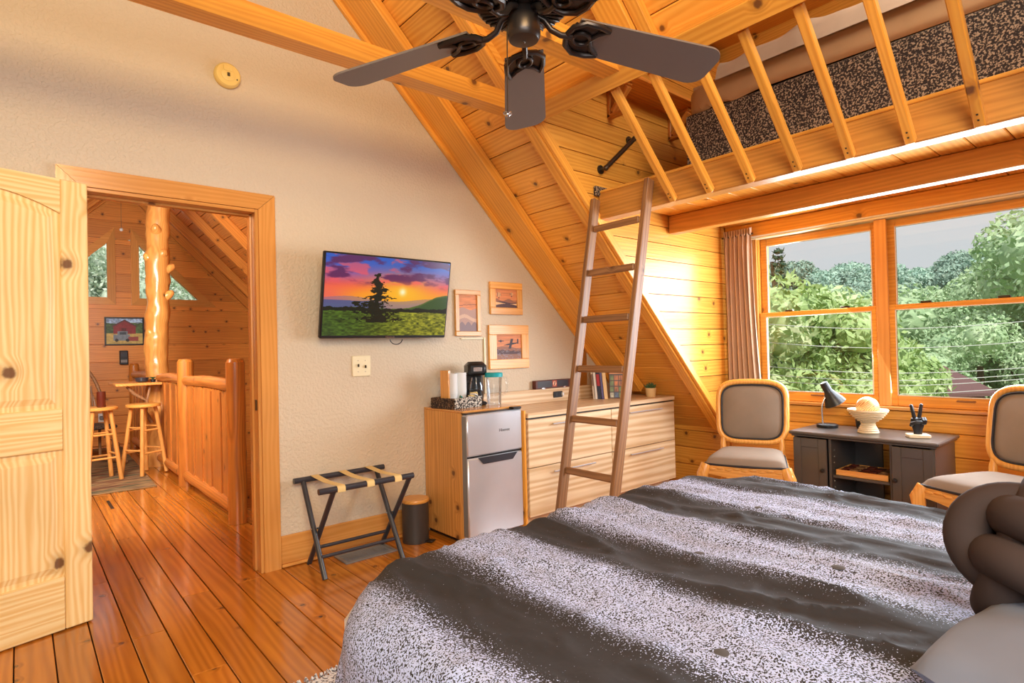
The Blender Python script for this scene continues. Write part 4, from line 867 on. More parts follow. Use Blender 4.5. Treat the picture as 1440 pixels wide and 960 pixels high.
# ---------------------------------------------------------------- carved chairs
def chair_build(label, loc, rz):
    c = thing('carved_chair', label, 'chair', loc, rz); gold = 'oak_z'
    wf, wb, d = .245, .205, .23
    def sfn(a, b, s=1):
        v = 2*b-1; u = 2*a-1; hwid = wf+(wb-wf)*(b); yy = -d+2*d*b-(.02*(1-u*u) if b < .2 else 0); e = (1-u**6)*(1-v**6)
        return Vector((u*hwid, yy, .435+s*(.062*max(0, e)**.42)))
    m = MB(); m.grid(30, 30, sfn); m.grid(30, 30, lambda a, b: sfn(1-a, b, -.25)); m.obj('seat', 'upholstery', c, angle=180)
    per = [(-wf, -d), (0, -d-.018), (wf, -d), (wb, d), (-wb, d)]; m = MB(); rim = []
    for i in range(5):
        a, b = per[i], per[(i+1) % 5]; rim += [(a[0]+(b[0]-a[0])*t, a[1]+(b[1]-a[1])*t, .434) for t in np.linspace(0, 1, 8)[:-1]]
    m.tube(rim, .008, 8, closed=True); m.obj('seat_piping', 'piping', c)
    for (a, b, nm) in (((-wf, -d), (wf, -d), 'front_apron'), ((-wf, -d), (-wb, d), 'side_apron'), ((wf, -d), (wb, d), 'side_apron'), ((-wb, d), (wb, d), 'rear_apron')):
        a3, b3 = Vector((a[0], a[1], 0)), Vector((b[0], b[1], 0)); u = (b3-a3); Ln = u.length; n_ = 17; m = MB(); o_ = []
        prof = [(t, .360+.014*math.cos(2*PI*t)-.018*math.exp(-((t-.5)/.12)**2)) for t in np.linspace(0, 1, n_)]
        poly = [(-Ln/2, .428)]+[(Ln*(t-.5), z) for t, z in prof]+[(Ln/2, .428)]
        un = u.normalized(); nn = Vector((0, 0, 1)).cross(un); m.prism(poly, lambda uu, vv, q: Vector((uu, q-.012, vv-.40)), .024)
        ao = m.obj(nm, 'oak_x', c, ((a3+b3)/2+Vector((0, 0, .40))), (0, 0, math.atan2(un.y, un.x)), smooth=False, fix=True)
        if nm != 'rear_apron':
            m = MB(); [m.ball((Ln*(t-.5), (-.012 if nm == 'front_apron' else (.012 if a[0] < 0 else -.012)), .007+.006*(i % 2)), .018, 10, 6, 1.3, .35, .5) for i, t in enumerate(np.linspace(.1, .9, 9))]; m.obj('carving', 'oak_x', ao)
    for sx in (-1, 1):
        x, y = sx*(wf-.01), -d+.012
        MB().tube([(x, y, .43), (x+sx*.022, y-.022, .37), (x+sx*.016, y-.016, .28), (x-sx*.004, y+.004, .14), (x-sx*.004, y+.002, .05), (x+sx*.008, y-.010, .012), (x+sx*.012, y-.014, .0)], [.034, .037, .028, .019, .016, .022, .018], 14).obj('front_leg', gold, c)
        MB().ball((x+sx*.03, y-.036, .37), .022, 12, 8, .8, .8, 1.6).obj('knee_carving', gold, c)
        x, y = sx*(wb-.012), d-.01
        MB().tube([(x, y, .44), (x, y+.01, .30), (x, y+.035, .12), (x, y+.07, 0)], [.022, .02, .018, .016], 12).obj('rear_leg', gold, c)
        MB().tube([(sx*(wb-.02), d, .40), (sx*(wb-.012), d+.020, .50), (sx*(wb-.018), d+.03, .56)], [.020, .020, .018], 12).obj('back_post', gold, c)
        MB().tube([(sx*(wf-.03), -d+.03, .15), (sx*(wb-.02), d+.02, .17)], [.011, .011], 10).obj('side_stretcher', gold, c)
    MB().tube([(-.215, 0, .16), (-.05, 0, .16), (0, 0, .16), (.05, 0, .16), (.215, 0, .16)], [.010, .014, .018, .014, .010], 10).obj('cross_stretcher', gold, c)
    zc, hh, hw_ = .718, .200, .222
    def ov(t, k=1.0, off=0.0):
        cx, sz = math.cos(t), math.sin(t); p = .42; x = math.copysign(abs(cx)**p, cx)*(hw_+off)*(1+.05*sz); z = math.copysign(abs(sz)**p, sz)*(hh+off)+(.016*max(0, sz)*(1-abs(cx))); return x*k, z*k
    ly = lambda z: d+.03+(z-.55)*.20
    pts = [(lambda xz: (xz[0], ly(zc+xz[1]), zc+xz[1]))(ov(2*PI*i/56)) for i in range(56)]
    MB().tube(pts, .021, 12, closed=True).obj('back_frame', gold, c)
    pi_ = [(lambda xz: (xz[0], ly(zc+xz[1])-.017, zc+xz[1]))(ov(2*PI*i/56, 1, -.020)) for i in range(56)]
    MB().tube(pi_, .006, 8, closed=True).obj('back_piping', 'piping', c)
    m = MB()
    for s in (1, -1): m.grid(56, 10, lambda a, b, s=s: (lambda xz: Vector((xz[0], ly(zc+xz[1])-s*(.008+.030*(1-b**2)**.6), zc+xz[1])))(ov(-s*2*PI*a, max(b, .001), -.022)), closed_u=True)
    m.obj('backrest', 'upholstery', c, angle=180)
    m = MB(); [m.ball((.05*k, ly(zc+hh)-.004, zc+hh+.022-.0022*k*k), .017, 10, 6, 1.7, .7, .6) for k in (-2, -1, 0, 1, 2)]; m.obj('crest_carving', gold, c)
    return c
ch1 = chair_build('carved gold wood chair with taupe cushion standing by the curtain', (3.70, 1.955, 0), math.radians(-68))
dup(ch1, (3.775, .66, 0), math.radians(-112), 'carved gold wood chair with taupe cushion behind the knotted pillow')
# ---------------------------------------------------------------- black console
O = (4.255, 1.405, 0)
st = thing('console_cabinet', 'low dark console cabinet with two doors under the window', 'cabinet', O)
def SB(n, x0, x1, y0, y1, z0, z1, mt='stand', ch=.003, par=st): return MB().box((0, 0, 0), (x1-x0, y1-y0, z1-z0), ch).obj(n, mt, par, ((x0+x1)/2-O[0], (y0+y1)/2-O[1], (z0+z1)/2), smooth=False)
SB('top', 4.02, 4.485, .978, 1.832, .585, .607, ch=.006); SB('top_moulding', 4.032, 4.48, .99, 1.82, .572, .585, ch=.004)
SB('side', 4.045, 4.475, 1.787, 1.807, .03, .572); SB('side', 4.045, 4.475, 1.003, 1.023, .03, .572); SB('divider', 4.05, 4.46, 1.572, 1.59, .08, .572); SB('divider', 4.05, 4.46, 1.22, 1.238, .08, .572)
SB('bottom', 4.05, 4.47, 1.02, 1.79, .06, .08); SB('plinth', 4.07, 4.46, 1.01, 1.80, 0, .06); SB('back_panel', 4.462, 4.472, 1.40, 1.785, .08, .572); SB('back_panel', 4.462, 4.472, 1.025, 1.30, .08, .572)
sf = SB('shelf', 4.06, 4.46, 1.24, 1.57, .318, .336); m = MB(); [m.tube([(x, 1.569-1.405, z), (x, 1.5715-1.405, z)], .004, 8) for x in (4.10-4.255,) for z in (.25, .29, .37, .41, .45, .49)]; m.obj('shelf_holes', 'chrome', st)
for (y0, y1, ky) in ((1.592, 1.803, 1.612), (1.007, 1.218, 1.198)):
    d = SB('door', 4.028, 4.043, y0, y1, .085, .565); w2, h2 = (y1-y0)/2, .24; m = MB()
    for c, dd in (((-.010, w2-.025, 0), (.008, .05, .48)), ((-.010, -w2+.025, 0), (.008, .05, .48)), ((-.010, 0, h2-.03), (.008, 2*w2-.1, .06)), ((-.010, 0, -h2+.03), (.008, 2*w2-.1, .06))): m.box(c, dd, .003)
    m.obj('door_frame', 'stand', d, smooth=False); MB().lathe([(.006, 0), (.006, .012), (.014, .02), (.012, .027), (0, .029)], 16, R=Matrix.Rotation(-PI/2, 3, 'Y')).obj('knob', 'black', d, (-.013, ky-(y0+y1)/2, .04))
ty = thing('game_tray', 'wooden game tray with dark compartments on the console shelf', 'tray', (4.20, 1.405, .3365))
for c, dd in (((-.12, 0, .018), (.012, .30, .036)), ((.12, 0, .018), (.012, .30, .036)), ((0, -.144, .018), (.24, .012, .036)), ((0, .144, .018), (.24, .012, .036))): MB().box((0, 0, 0), dd, .002).obj('rim', 'casing_y', ty, c, smooth=False)
MB().box((0, 0, .004), (.23, .28, .008)).obj('base', 'redbrown', ty)
for i in range(4):
    for j in range(5): MB().box((0, 0, 0), (.046, .048, .02), .004).obj('block', ('redbrown', 'ladder_x')[(i*3+j) % 3 == 0], ty, (-.082+.054*i, -.108+.054*j, .026+.004*((i+j) % 2)))
# desk lamp
dl = thing('desk_lamp', 'black gooseneck desk lamp on the console', 'lamp', (4.33, 1.70, .6075), math.radians(-45))
MB().lathe([(.066, 0), (.068, .004), (.068, .020), (.060, .025), (0, .026)], 32).obj('base', 'black', dl)
nk = [(-.03, 0, .02), (-.032, 0, .07), (-.034, 0, .12), (-.030, 0, .16), (-.015, 0, .20), (.010, 0, .225)]; MB().tube(nk, .006, 10).obj('gooseneck', 'chrome', dl)
Rl = Matrix.Rotation(math.radians(152), 3, 'Y'); MB().lathe([(.020, -.10), (.026, -.095), (.028, -.03), (.034, -.02), (.060, .035), (.072, .065), (.070, .066), (.056, .034), (.03, -.015), (0, -.015)], 32, (.028, 0, .225), Rl).obj('shade', 'black', dl)
MB().ball((.048, 0, .19), .026, 16, 10).obj('bulb', 'white', dl); MB().lathe([(.0685, .0645), (.0695, .0665), (.064, .0665), (.055, .036), (.03, -.010)], 32, (.028, 0, .225), Rl).obj('shade_lining', 'white', dl)
# pedestal bowl, sphere
bw = thing('pedestal_bowl', 'cream coiled pedestal bowl on the console', 'bowl', (4.22, 1.405, .6075)); pr = [(.060, 0)]
for z, r_ in ((.012, .064), (.024, .060), (.036, .054), (.048, .048), (.060, .044), (.072, .046), (.084, .062), (.096, .078), (.108, .090), (.120, .100), (.132, .108), (.144, .116), (.152, .119)): pr += [(r_, z-.004), (r_-.006, z+.002)]
pr += [(.116, .156), (.10, .146), (.07, .10), (0, .085)]; MB().lathe(pr, 40).obj('coiled_body', 'cream', bw)
M_['ballw'] = wood('swirled_wood', S(240, 200, 140), S(170, 110, 60), axis='x', rough=.3, ring=14, knots=False, grain=.8)
tag(MB().ball((0, 0, .068), .068, 32, 20).obj('wooden_sphere', 'ballw', None, (4.22, 1.405, .707)), 'turned wooden sphere resting in the cream bowl', 'ornament')
jr = thing('black_jar', 'small black jar half hidden behind the cream bowl', 'jar', (4.40, 1.50, .6075)); MB().lathe([(.03, 0), (.04, .02), (.042, .06), (.028, .085), (.030, .10), (.024, .10), (.02, .085), (0, .08)], 24).obj('body', 'black', jr); MB().ball((0, 0, .10), .02, 12, 8).obj('stopper', 'black', jr)
# peace sign hand
ph = thing('peace_hand', 'black victory-sign hand sculpture on a cream slab', 'sculpture', (4.20, 1.125, .6075), math.radians(-60))
MB().box((0, 0, .011), (.115, .085, .022), .004).obj('slab', 'cream', ph)
m = MB(); m.lathe([(.024, .022), (.022, .035), (.026, .05), (.034, .075), (.037, .10), (.034, .118), (.02, .124), (0, .125)], 20, (0, 0, 0), None, 0, 1.0, .62)
for a, b_, c_ in (((-.014, 0, .11), (-.022, -.002, .15), (-.032, -.002, .198)), ((.008, 0, .112), (.013, -.002, .15), (.022, -.002, .203))): m.tube([a, b_, c_, tuple(Vector(c_)+Vector((0, 0, .006)))], [.0115, .0105, .0095, .004], 12)
for x in (.022, .034): m.tube([(x*.9, 0, .108), (x, -.016, .118), (x, -.028, .108), (x-.003, -.026, .09), (x-.005, -.016, .084)], [.010, .010, .0095, .009, .006], 10)
m.tube([(-.032, -.002, .075), (-.034, -.020, .088), (-.012, -.032, .097), (.012, -.033, .100), (.018, -.030, .101)], [.012, .012, .0105, .009, .005], 10); m.obj('hand', 'black', ph)
# ---------------------------------------------------------------- hall beyond the door
YH = 9.9
hb = MB(); hb.prism([(-2.6, -2.7), (3.6, -2.7), (3.6, 2.06), (-2.6, 2.06)], lambda u, v, q: Vector((u, YH+.03+q, v)), .08)
hb.prism([(.965, 2.06), (1.33, 2.06), (1.33, 2.85), (.965, 2.85)], lambda u, v, q: Vector((u, YH+.03+q, v)), .05); hb.prism([(-2.6, 2.06), (.17, 2.06), (1.04, 2.93), (1.15, 2.85), (1.25, 2.93), (2.13, 2.06), (3.6, 2.06), (3.6, 2.2), (1.15, 3.9), (-2.6, 2.2)], lambda u, v, q: Vector((u, YH+.03+q, v)), .05)
hall = struct('wall_hall', hb, 'hall_x', smooth=False, fix=True)
zs = sorted([-.85+.25*k+.01 for k in range(0, 18)]+[2.07, 2.835])
KH = 4.72
for z0, z1 in zip(zs, zs[1:]):
    if z1-z0 < .02 or z0 > 3.5 or z1 < 0: continue
    xl = lambda z: max(-.55, -2.42+z); xr = lambda z: min(3.55, KH-z)
    spans = []
    if z0 >= 2.069 and z1 <= 2.836: spans = [(xl, lambda z: z-1.885), (lambda z: .964, lambda z: 1.333), (lambda z: 4.19-z, xr)]
    else: spans = [(xl, xr)]
    zm = (z0+z1)/2
    for f0, f1 in spans:
        if f1(zm)-f0(zm) < .03: continue
        cx = (f0(zm)+f1(zm))/2; m = MB(); e = .013
        m.prism([(f0(z0)-cx, z0-zm), (f1(z0)-cx, z0-zm), (f1(z1)-cx, z1-e-zm), (f0(z1)-cx, z1-e-zm)], lambda u, v, q: Vector((u, q, v)), .03); m.obj('wall_board', 'hall_x', hall, (cx, YH, zm), smooth=False, fix=True)
def hwin(name, poly, tw):
    wd = struct(name); n = len(poly); cx = sum(p[0] for p in poly)/n; cz = sum(p[1] for p in poly)/n
    off = []
    for i in range(n):
        a, b, c = Vector(poly[i-1]), Vector(poly[i]), Vector(poly[(i+1) % n]); n1 = Vector(((b-a).y, -(b-a).x)).normalized(); n2_ = Vector(((c-b).y, -(c-b).x)).normalized()
        k = tw/(1+n1.dot(n2_)); off.append(b+(n1+n2_)*k)
    for i in range(n):
        j = (i+1) % n; q = [poly[i], poly[j], tuple(off[j]), tuple(off[i])]; mx = sum(p[0] for p in q)/4; mz = sum(p[1] for p in q)/4
        m = MB(); m.prism([(u-mx, v-mz) for u, v in q], lambda u, v, w_: Vector((u, w_-.012, v)), .045); vert = abs(poly[i][0]-poly[j][0]) < .01; m.obj('casing_board', 'casing_z' if vert else 'casing_x', wd, (mx, YH-.015, mz), smooth=False, fix=True)
    m = MB(); m.prism([(u-cx, v-cz) for u, v in poly], lambda u, v, w_: Vector((u, w_, v)), .006); m.obj('pane', 'glass', wd, (cx, YH+.05, cz), smooth=False, fix=True)
hwin('window_3', [(.192, 2.07), (.956, 2.07), (.956, 2.833)], .10); hwin('window_4', [(1.341, 2.07), (2.111, 2.07), (1.341, 2.84)], .10)
hc = MB()
for sgn in (1, -1):
    f = lambda t, y, q, sgn=sgn: Vector((1.15+sgn*(t+q)/R2, y, 3.78-(t-q)/R2))
    vs = [f(t, y, q) for q in (.03, .08) for t in (-.02, 3.6) for y in (3.55, 9.98)]; hc.add(vs, [(0, 1, 3, 2), (4, 6, 7, 5), (0, 4, 5, 1), (2, 3, 7, 6), (0, 2, 6, 4), (1, 5, 7, 3)])
hcl = struct('ceiling_hall', hc, 'gap', smooth=False)
for sgn in (1, -1):
    for k in range(17):
        t = .01+.2*k; p = Vector((1.15+sgn*(t+.195)/R2, 3.56 if sgn > 0 else 9.88, 3.78-(t+.195)/R2)); v = (-sgn, 0, 1)
        plank('ceiling_board', hcl, p, (0, sgn, 0), v, 6.3, .195, .02, 'hall_x', .005)
    for y in (9.84, 9.33, 8.55, 7.77, 6.99, 6.2, 5.4, 4.6, 3.75):
        a = Vector((1.15+sgn*.0, y, 3.69)); b = Vector((1.15+sgn*2.45, y, 3.69-2.45)); bar('rafter', hcl, a, b, .05, .12, 'hall_x' if y > 6.5 else 'casing_x', (0, 1, 0))
MB().box((1.15, 6.7, 3.66), (.10, 6.3, .16), .01).obj('ridge_beam', 'hall_y', hcl, smooth=False)
hs = MB(); hs.box((-2.68, 6.7, .8), (.12, 6.6, 4.6)); hs.box((3.66, 6.7, -.2), (.12, 6.6, 5.4)); hs.box((2.45, 6.7, -2.72), (2.4, 6.6, .06)); hs.box((1.285, 6.7, -1.4), (.05, 6.5, 2.7)); struct('wall_stair', hs, 'hall_y', smooth=False)
b = struct('baseboard_hall', MB().box((0, 0, 0), (3.9, .03, .14), .004), 'hall_x', loc=(-.65, YH-.018, .072), smooth=False)
# log post and railing
def log(pts, rad, n=16, seed=1, wob=.06, sub=10):
    P = []; R = []
    for i in range(len(pts)-1):
        for k in range(sub): t = k/sub; P.append(Vector(pts[i]).lerp(Vector(pts[i+1]), t)); R.append(rad[i]*(1-t)+rad[i+1]*t)
    P.append(Vector(pts[-1])); R.append(rad[-1]); m = MB(); m.tube(P, R, n); Lq = len(P)
    for i in range(Lq):
        for k in range(n):
            p = Vector(m.v[i*n+k]); d = p-P[i]; q = 1+wob*noise.noise(p*5+Vector((seed, 0, 0)))+wob*.6*noise.noise(p*13+Vector((0, seed, 0))); m.v[i*n+k] = tuple(P[i]+d*q)
    return m
lp = thing('log_post', 'tall peeled log post with knots rising from the hall railing', 'post', (1.205, 7.60, .001))
log([(-.02, 0, 0), (-.015, 0, 1.0), (.0, 0, 1.9), (.03, 0, 3.4)], [.122, .117, .115, .112], 26, 3, .20, 26).obj('trunk', 'rustic_z', lp)
for a, z, l in ((-.6, 1.88, .1462), (-2.6, 1.45, .129), (-1.2, 2.35, .1204), (-.4, 2.18, .1548), (-1.9, 2.62, .1247), (-2.9, 2.3, .129)):
    d = Vector((math.cos(a), math.sin(a), .25)); MB().tube([d*.07+Vector((.01, 0, z)), d*.115+Vector((.01, 0, z+.01)), d*l+Vector((.01, 0, z+.03)), d*(l+.012)+Vector((.01, 0, z+.034))], [.062, .044, .031, .014], 12).obj('branch_stub', 'rustic_z', lp)
rl = thing('log_railing', 'peeled log stair railing with close vertical slat boards in the hall', 'railing', (1.20, 4.53, .001))
for y, h, r_ in ((4.53, 1.19, .064), (6.20, 1.19, .070), (9.42, 1.14, .06)):
    m = log([(0, 0, 0), (0, 0, h-.03)], [r_, r_], 18, y, .05, 12); m.lathe([(r_*.98, h-.03), (r_*.8, h-.005), (0, h)], 18); m.obj('post', 'rail_z', rl, (0, y-4.53, 0))
for (ya, yb) in ((4.60, 6.13), (6.27, 7.48), (7.72, 9.36)):
    log([(0, ya-4.53, .985), (.01, (ya+yb)/2-4.53, 1.0), (0, yb-4.53, .985)], [.046, .05, .046], 14, ya, .07, 8).obj('top_log', 'rail_y', rl); log([(0, ya-4.53, .10), (0, yb-4.53, .10)], [.05, .048], 14, yb, .07, 12).obj('bottom_log', 'rail_y', rl)
    n = int((yb-ya)/.098); w_ = (yb-ya)/n
    for i in range(n):
        y = ya+w_*(i+.5); z1 = .945; m = MB(); hw3 = w_*.47
        m.prism([(-hw3, .14), (hw3, .14), (hw3, z1-.02), (hw3*.5, z1), (-hw3*.5, z1), (-hw3, z1-.02)], lambda u, v, q: Vector((q-.011+.006*((i*7) % 3-1), u, v-.55)), .022); m.obj('slat', 'rail_z', rl, (0, y-4.53, .55), smooth=False, fix=True)
ct = thing('rail_counter', 'narrow wooden drinks counter bracketed to the hall railing', 'counter', (.97, 7.55, .93))
MB().box((0, 0, 0), (.42, .62, .03), .006).obj('counter_top', 'rustic_y', ct); m = MB(); m.tube([(.12, -.22, -.42), (.06, -.22, -.30), (.08, -.22, -.18), (-.04, -.22, -.10), (-.10, -.22, -.02)], [.018, .022, .018, .02, .016], 10); m.tube([(.08, -.22, -.18), (.11, -.22, -.02)], [.014, .012], 8); m.obj('twig_bracket', 'ladder_z', ct)
db = tag(MB().lathe([(.03, 0), (.06, .01), (.07, .05), (.064, .05), (.05, .015), (0, .012)], 24).obj('dark_bowl', 'navy', None, (1.02, 7.45, .9455)), 'dark bowl on the drinks counter in the hall', 'bowl')
tr_ = thing('trinket_plant', 'tiny yellow green plant on the drinks counter by the log post', 'potted plant', (1.11, 7.36, .9455)); MB().lathe([(.022, 0), (.028, .03), (0, .03)], 14).obj('pot', 'black', tr_)
for i in range(9): MB().tube([(0, 0, .03), (.02*math.cos(i*2.4), .02*math.sin(i*2.4), .05), (.035*math.cos(i*2.4), .035*math.sin(i*2.4), .055)], [.004, .006, .001], 5).obj('leaf', 'green', tr_)
def stool(loc, rz, label):
    s = thing('bar_stool', label, 'stool', loc, rz); MB().lathe([(.12, .685), (.155, .69), (.160, .70), (.158, .715), (.14, .722), (0, .718)], 32).obj('seat', 'oak_x', s)
    for k in range(4):
        a = PI/4+k*PI/2; c, q = math.cos(a), math.sin(a); MB().tube([(.105*c, .105*q, .69), (.20*c, .20*q, 0)], [.019, .021], 10).obj('leg', 'casing_z', s)
        for z, j in ((.22, 0), (.45, 1)):
            r1 = .20-.095*z/.69; a2 = a+PI/2; MB().tube([(r1*c, r1*q, z+.03*(k % 2)), (r1*math.cos(a2), r1*math.sin(a2), z+.03*(k % 2))], .010, 8).obj('rung', 'casing_x', s)
stool((.985, 7.12, .0135), .55, 'pale wooden bar stool standing clear at the rail counter'); stool((.60, 7.05, .0135), .2, 'pale wooden bar stool half hidden behind the open door edge')
cd = tag(MB().lathe([(.036, 0), (.038, .005), (.038, .15), (.034, .15), (.034, .13), (0, .13)], 24).obj('red_candle', 'redbrown', None, (.615, 7.0, .736)), 'dark red candle jar on the half hidden stool', 'candle')
rg = tag(MB().box((0, 0, 0), (1.5, 3.2, .010), .004).obj('hall_rug', 'rug', None, (.27, 7.96, .0052), (0, 0, math.radians(-1.5))), 'earth striped rug on the hall floor', 'rug')
rc = thing('rocking_chair', 'dark bentwood rocking chair with arched woven back in the hall', 'chair', (.50, 8.35, .012), .3)
arc = [(.30*math.cos(a), .05+.1*math.sin(a), .55+.62*math.sin(a)) for a in np.linspace(0, PI, 22)]; MB().tube([(.30, -.05, .30)]+arc+[(-.30, -.05, .30)], .018, 10).obj('bent_hoop', 'ladder_x', rc)
arc2 = [(.22*math.cos(a), .06+.1*math.sin(a), .58+.48*math.sin(a)) for a in np.linspace(0, PI, 18)]; MB().tube(arc2, .012, 8).obj('inner_hoop', 'ladder_x', rc)
for k in range(7): x = -.18+.06*k; MB().tube([(x, .02, .44), (x, .08, .60+.48*math.sqrt(1-(x/.23)**2)-.02)], .008, 6).obj('spindle', 'ladder_z', rc)
MB().box((0, -.16, .42), (.52, .46, .04), .015).obj('seat', 'basket', rc)
for x in (-.24, .24):
    MB().tube([(x, -.62+.11*i, .018+.022*((i-5)/5)**2*1.0) for i in range(11)], .016, 8).obj('rocker', 'ladder_y', rc)
    for y in (-.32, .02): MB().tube([(x, y, .42), (x, y, .035)], .016, 8).obj('leg', 'ladder_z', rc)
# barn picture, clock radio box, outlet, register slot
bp_ = thing('barn_picture', 'framed red barn and old grey truck picture on the hall wall', 'picture', (1.155, YH-.004, 1.395))
W, H = .474, .40
for c, d in (((0, -.010, .010), (W, .02, .02)), ((0, -.010, H-.010), (W, .02, .02)), ((-W/2+.010, -.010, H/2), (.02, .0195, H-.04)), ((W/2-.010, -.010, H/2), (.02, .0195, H-.04))): MB().box((0, 0, 0), d, .002).obj('frame_side', 'black', bp_, c, smooth=False)
def barn(U, V):
    n = noise2(U*12, V*12, 1.5, 4, 3)[:, None]; c = np.zeros((len(U), 3))+C3(150, 180, 214); c = lay(c, (V < .78+.08*noise2(U*7, V*0, 1, 3))*1., C3(70, 96, 54)*1.0); c = c*(.7+.6*n)
    c = lay(c, (V < .42)*1., C3(196, 172, 96)*1.); roofl = .93-np.abs(U-.50)*.75; c = lay(c, ((np.abs(U-.50) < .31) & (V > .40) & (V < roofl))*1., C3(134, 40, 46)); c = lay(c, ((np.abs(U-.50) < .33) & (np.abs(V-roofl) < .03) & (V > .6))*1., C3(86, 46, 54)); c = lay(c, ((np.abs(U-.48) < .06) & (V > .4) & (V < .62))*1., C3(90, 26, 32))
    tk = ((np.abs(U-.42) < .22) & (V > .14) & (V < .36)) | ((np.abs(U-.44) < .14) & (V > .3) & (V < .50)); c = lay(c, tk*1., C3(120, 134, 146)); c = lay(c, ((np.abs(U-.45) < .09) & (V > .36) & (V < .46))*1., C3(60, 72, 84)); c = lay(c, ((np.abs(U-.74) < .14) & (V > .12) & (V < .28))*1., C3(150, 66, 60))
    for x in (.28, .58): c = lay(c, (np.hypot((U-x)*1.2, V-.15) < .06)*1., C3(40, 40, 44))
    return c*(.85+.3*n)
paint('picture', bp_, W-.036, H-.036, 72, 60, barn, 'print', (-W/2+.018, -.008, .018))
ck = thing('wall_speaker', 'small black boxed device on the hall wall under the barn picture', 'device', (1.137, YH, 1.12)); MB().box((0, -.03, .10), (.10, .06, .20), .008).obj('case', 'black', ck); MB().box((0, -.062, .14), (.08, .004, .06), .002).obj('screen', 'navy', ck); MB().box((0, -.062, .05), (.08, .004, .04), .002).obj('panel', 'grey', ck)
wo = thing('wall_outlet', 'white outlet with a plug low on the hall wall', 'outlet', (.872, YH, .33)); MB().box((0, -.004, .06), (.08, .008, .12), .003).obj('plate', 'white', wo); MB().box((0, -.025, .06), (.05, .04, .05), .006).obj('plug', 'grey', wo)
m = MB(); m.tube([(.03, -.03, .05), (.05, -.04, -.12), (.02, -.05, -.20), (.2, -.06, -.315)], .005, 6); m.obj('cord', 'black', wo)
rs = tag(MB().box((0, 0, .0015), (.022, .34, .003), .001).obj('slot_register', 'black', None, (.565, 5.86, .0005)), 'thin black floor slot on the hall boards before the rug', 'floor vent')
pdt = thing('hall_pendant', 'tiny white bulb on a thin cord hanging under the hall ridge', 'lamp', (1.02, 8.9, 2.86)); MB().ball((0, 0, 0), .022, 12, 8).obj('bulb', 'white', pdt); MB().tube([(0, 0, .02), (0, 0, .72)], .003, 6).obj('cord', 'ladder_z', pdt)

# ---------------------------------------------------------------- outside the windows
def at(px, py, depth):
    d = fw+rt*((px-720)/818.03)-up*((py-480)/818.03); return Vector((0, 0, 1.21))+d*depth
def leafcloud(blobs, n, size, seed, flat=.55):
    r = np.random.RandomState(seed); vol = np.array([b[3]**2 for b in blobs]); cnt = np.maximum(1, (n*vol/vol.sum()).astype(int)); P = []; Nn = []
    for (x, y, z, rad), k in zip(blobs, cnt):
        d = r.randn(k, 3); d /= np.linalg.norm(d, axis=1)[:, None]; q = rad*(.72+.36*r.rand(k)**.6); P.append(np.array([x, y, z])+d*q[:, None]*np.array([1, 1, .85])); Nn.append(d)
    P = np.concatenate(P); Nn = np.concatenate(Nn); k = len(P); Nn = Nn+.9*r.randn(k, 3); Nn /= np.linalg.norm(Nn, axis=1)[:, None]
    T_ = np.cross(Nn, r.randn(k, 3)); T_ /= np.linalg.norm(T_, axis=1)[:, None]; B = np.cross(Nn, T_); s = size*(.6+.8*r.rand(k))[:, None]
    V = np.stack([P-T_*s, P-B*s*flat, P+T_*s, P+B*s*flat], 1).reshape(-1, 3); Q = np.arange(4*k).reshape(-1, 4)
    core = MB()
    for (x, y, z, rad) in blobs: core.ball((x, y, z), rad*.70, 8, 6, 1, 1, .85)
    cv = np.array(core.v); cq = np.array([f for f in core.f if len(f) == 4]); return fastmesh('crown', np.concatenate([V, cv]), np.concatenate([Q, cq+len(V)]))
def crown_blobs(h, w_, nb, r):
    out = []
    for i in range(nb):
        t = r.random(); a = r.random()*2*PI; z = h*(.30+.62*t); rr = w_*math.sqrt(max(.05, 1-((t-.35)/.72)**2)); q = rr*math.sqrt(r.random()); out.append((q*math.cos(a), q*math.sin(a), z, w_*r.uniform(.30, .48)))
    return out
def trunk_mesh(h, r0):
    m = MB(); m.tube([(0, 0, -1.5), (.03*h, 0, h*.3), (0, .02*h, h*.75)], [r0*1.2, r0, r0*.4], 8); m.tube([(.03*h, 0, h*.3), (.16*h, .05*h, h*.55)], [r0*.6, r0*.25], 6); m.tube([(.02*h, 0, h*.36), (-.13*h, -.05*h, h*.6)], [r0*.55, r0*.2], 6); return m.mesh('trunk', 'bark')
GZ = -3.4
def ground(x, y):
    d = math.hypot(x-4, y-2)
    t = max(0, min(1, (d-24)/85)); return GZ-3.2*min(1, max(0, (d-6)/22))+(11.5+2.0*noise.noise(Vector((x*.018, y*.018, 1))))*t*t*(3-2*t)
m = MB(); m.grid(60, 60, lambda a, b: (lambda x, y: Vector((x, y, ground(x, y))))(-80+260*a, -150+300*b)); gr_ = struct('ground', m, 'grass', angle=180)
def tree(nm, label, cat_loc, crown, trunk, leafm, s=1, rz=0, group=None):
    t = thing(nm, label, 'tree', cat_loc, rz, group); t.scale = (s, s, s); c = link('crown', crown, t); 
    if not crown.materials: crown.materials.append(M_[leafm])
    link('trunk', trunk, t); return t
r = random.Random(11)
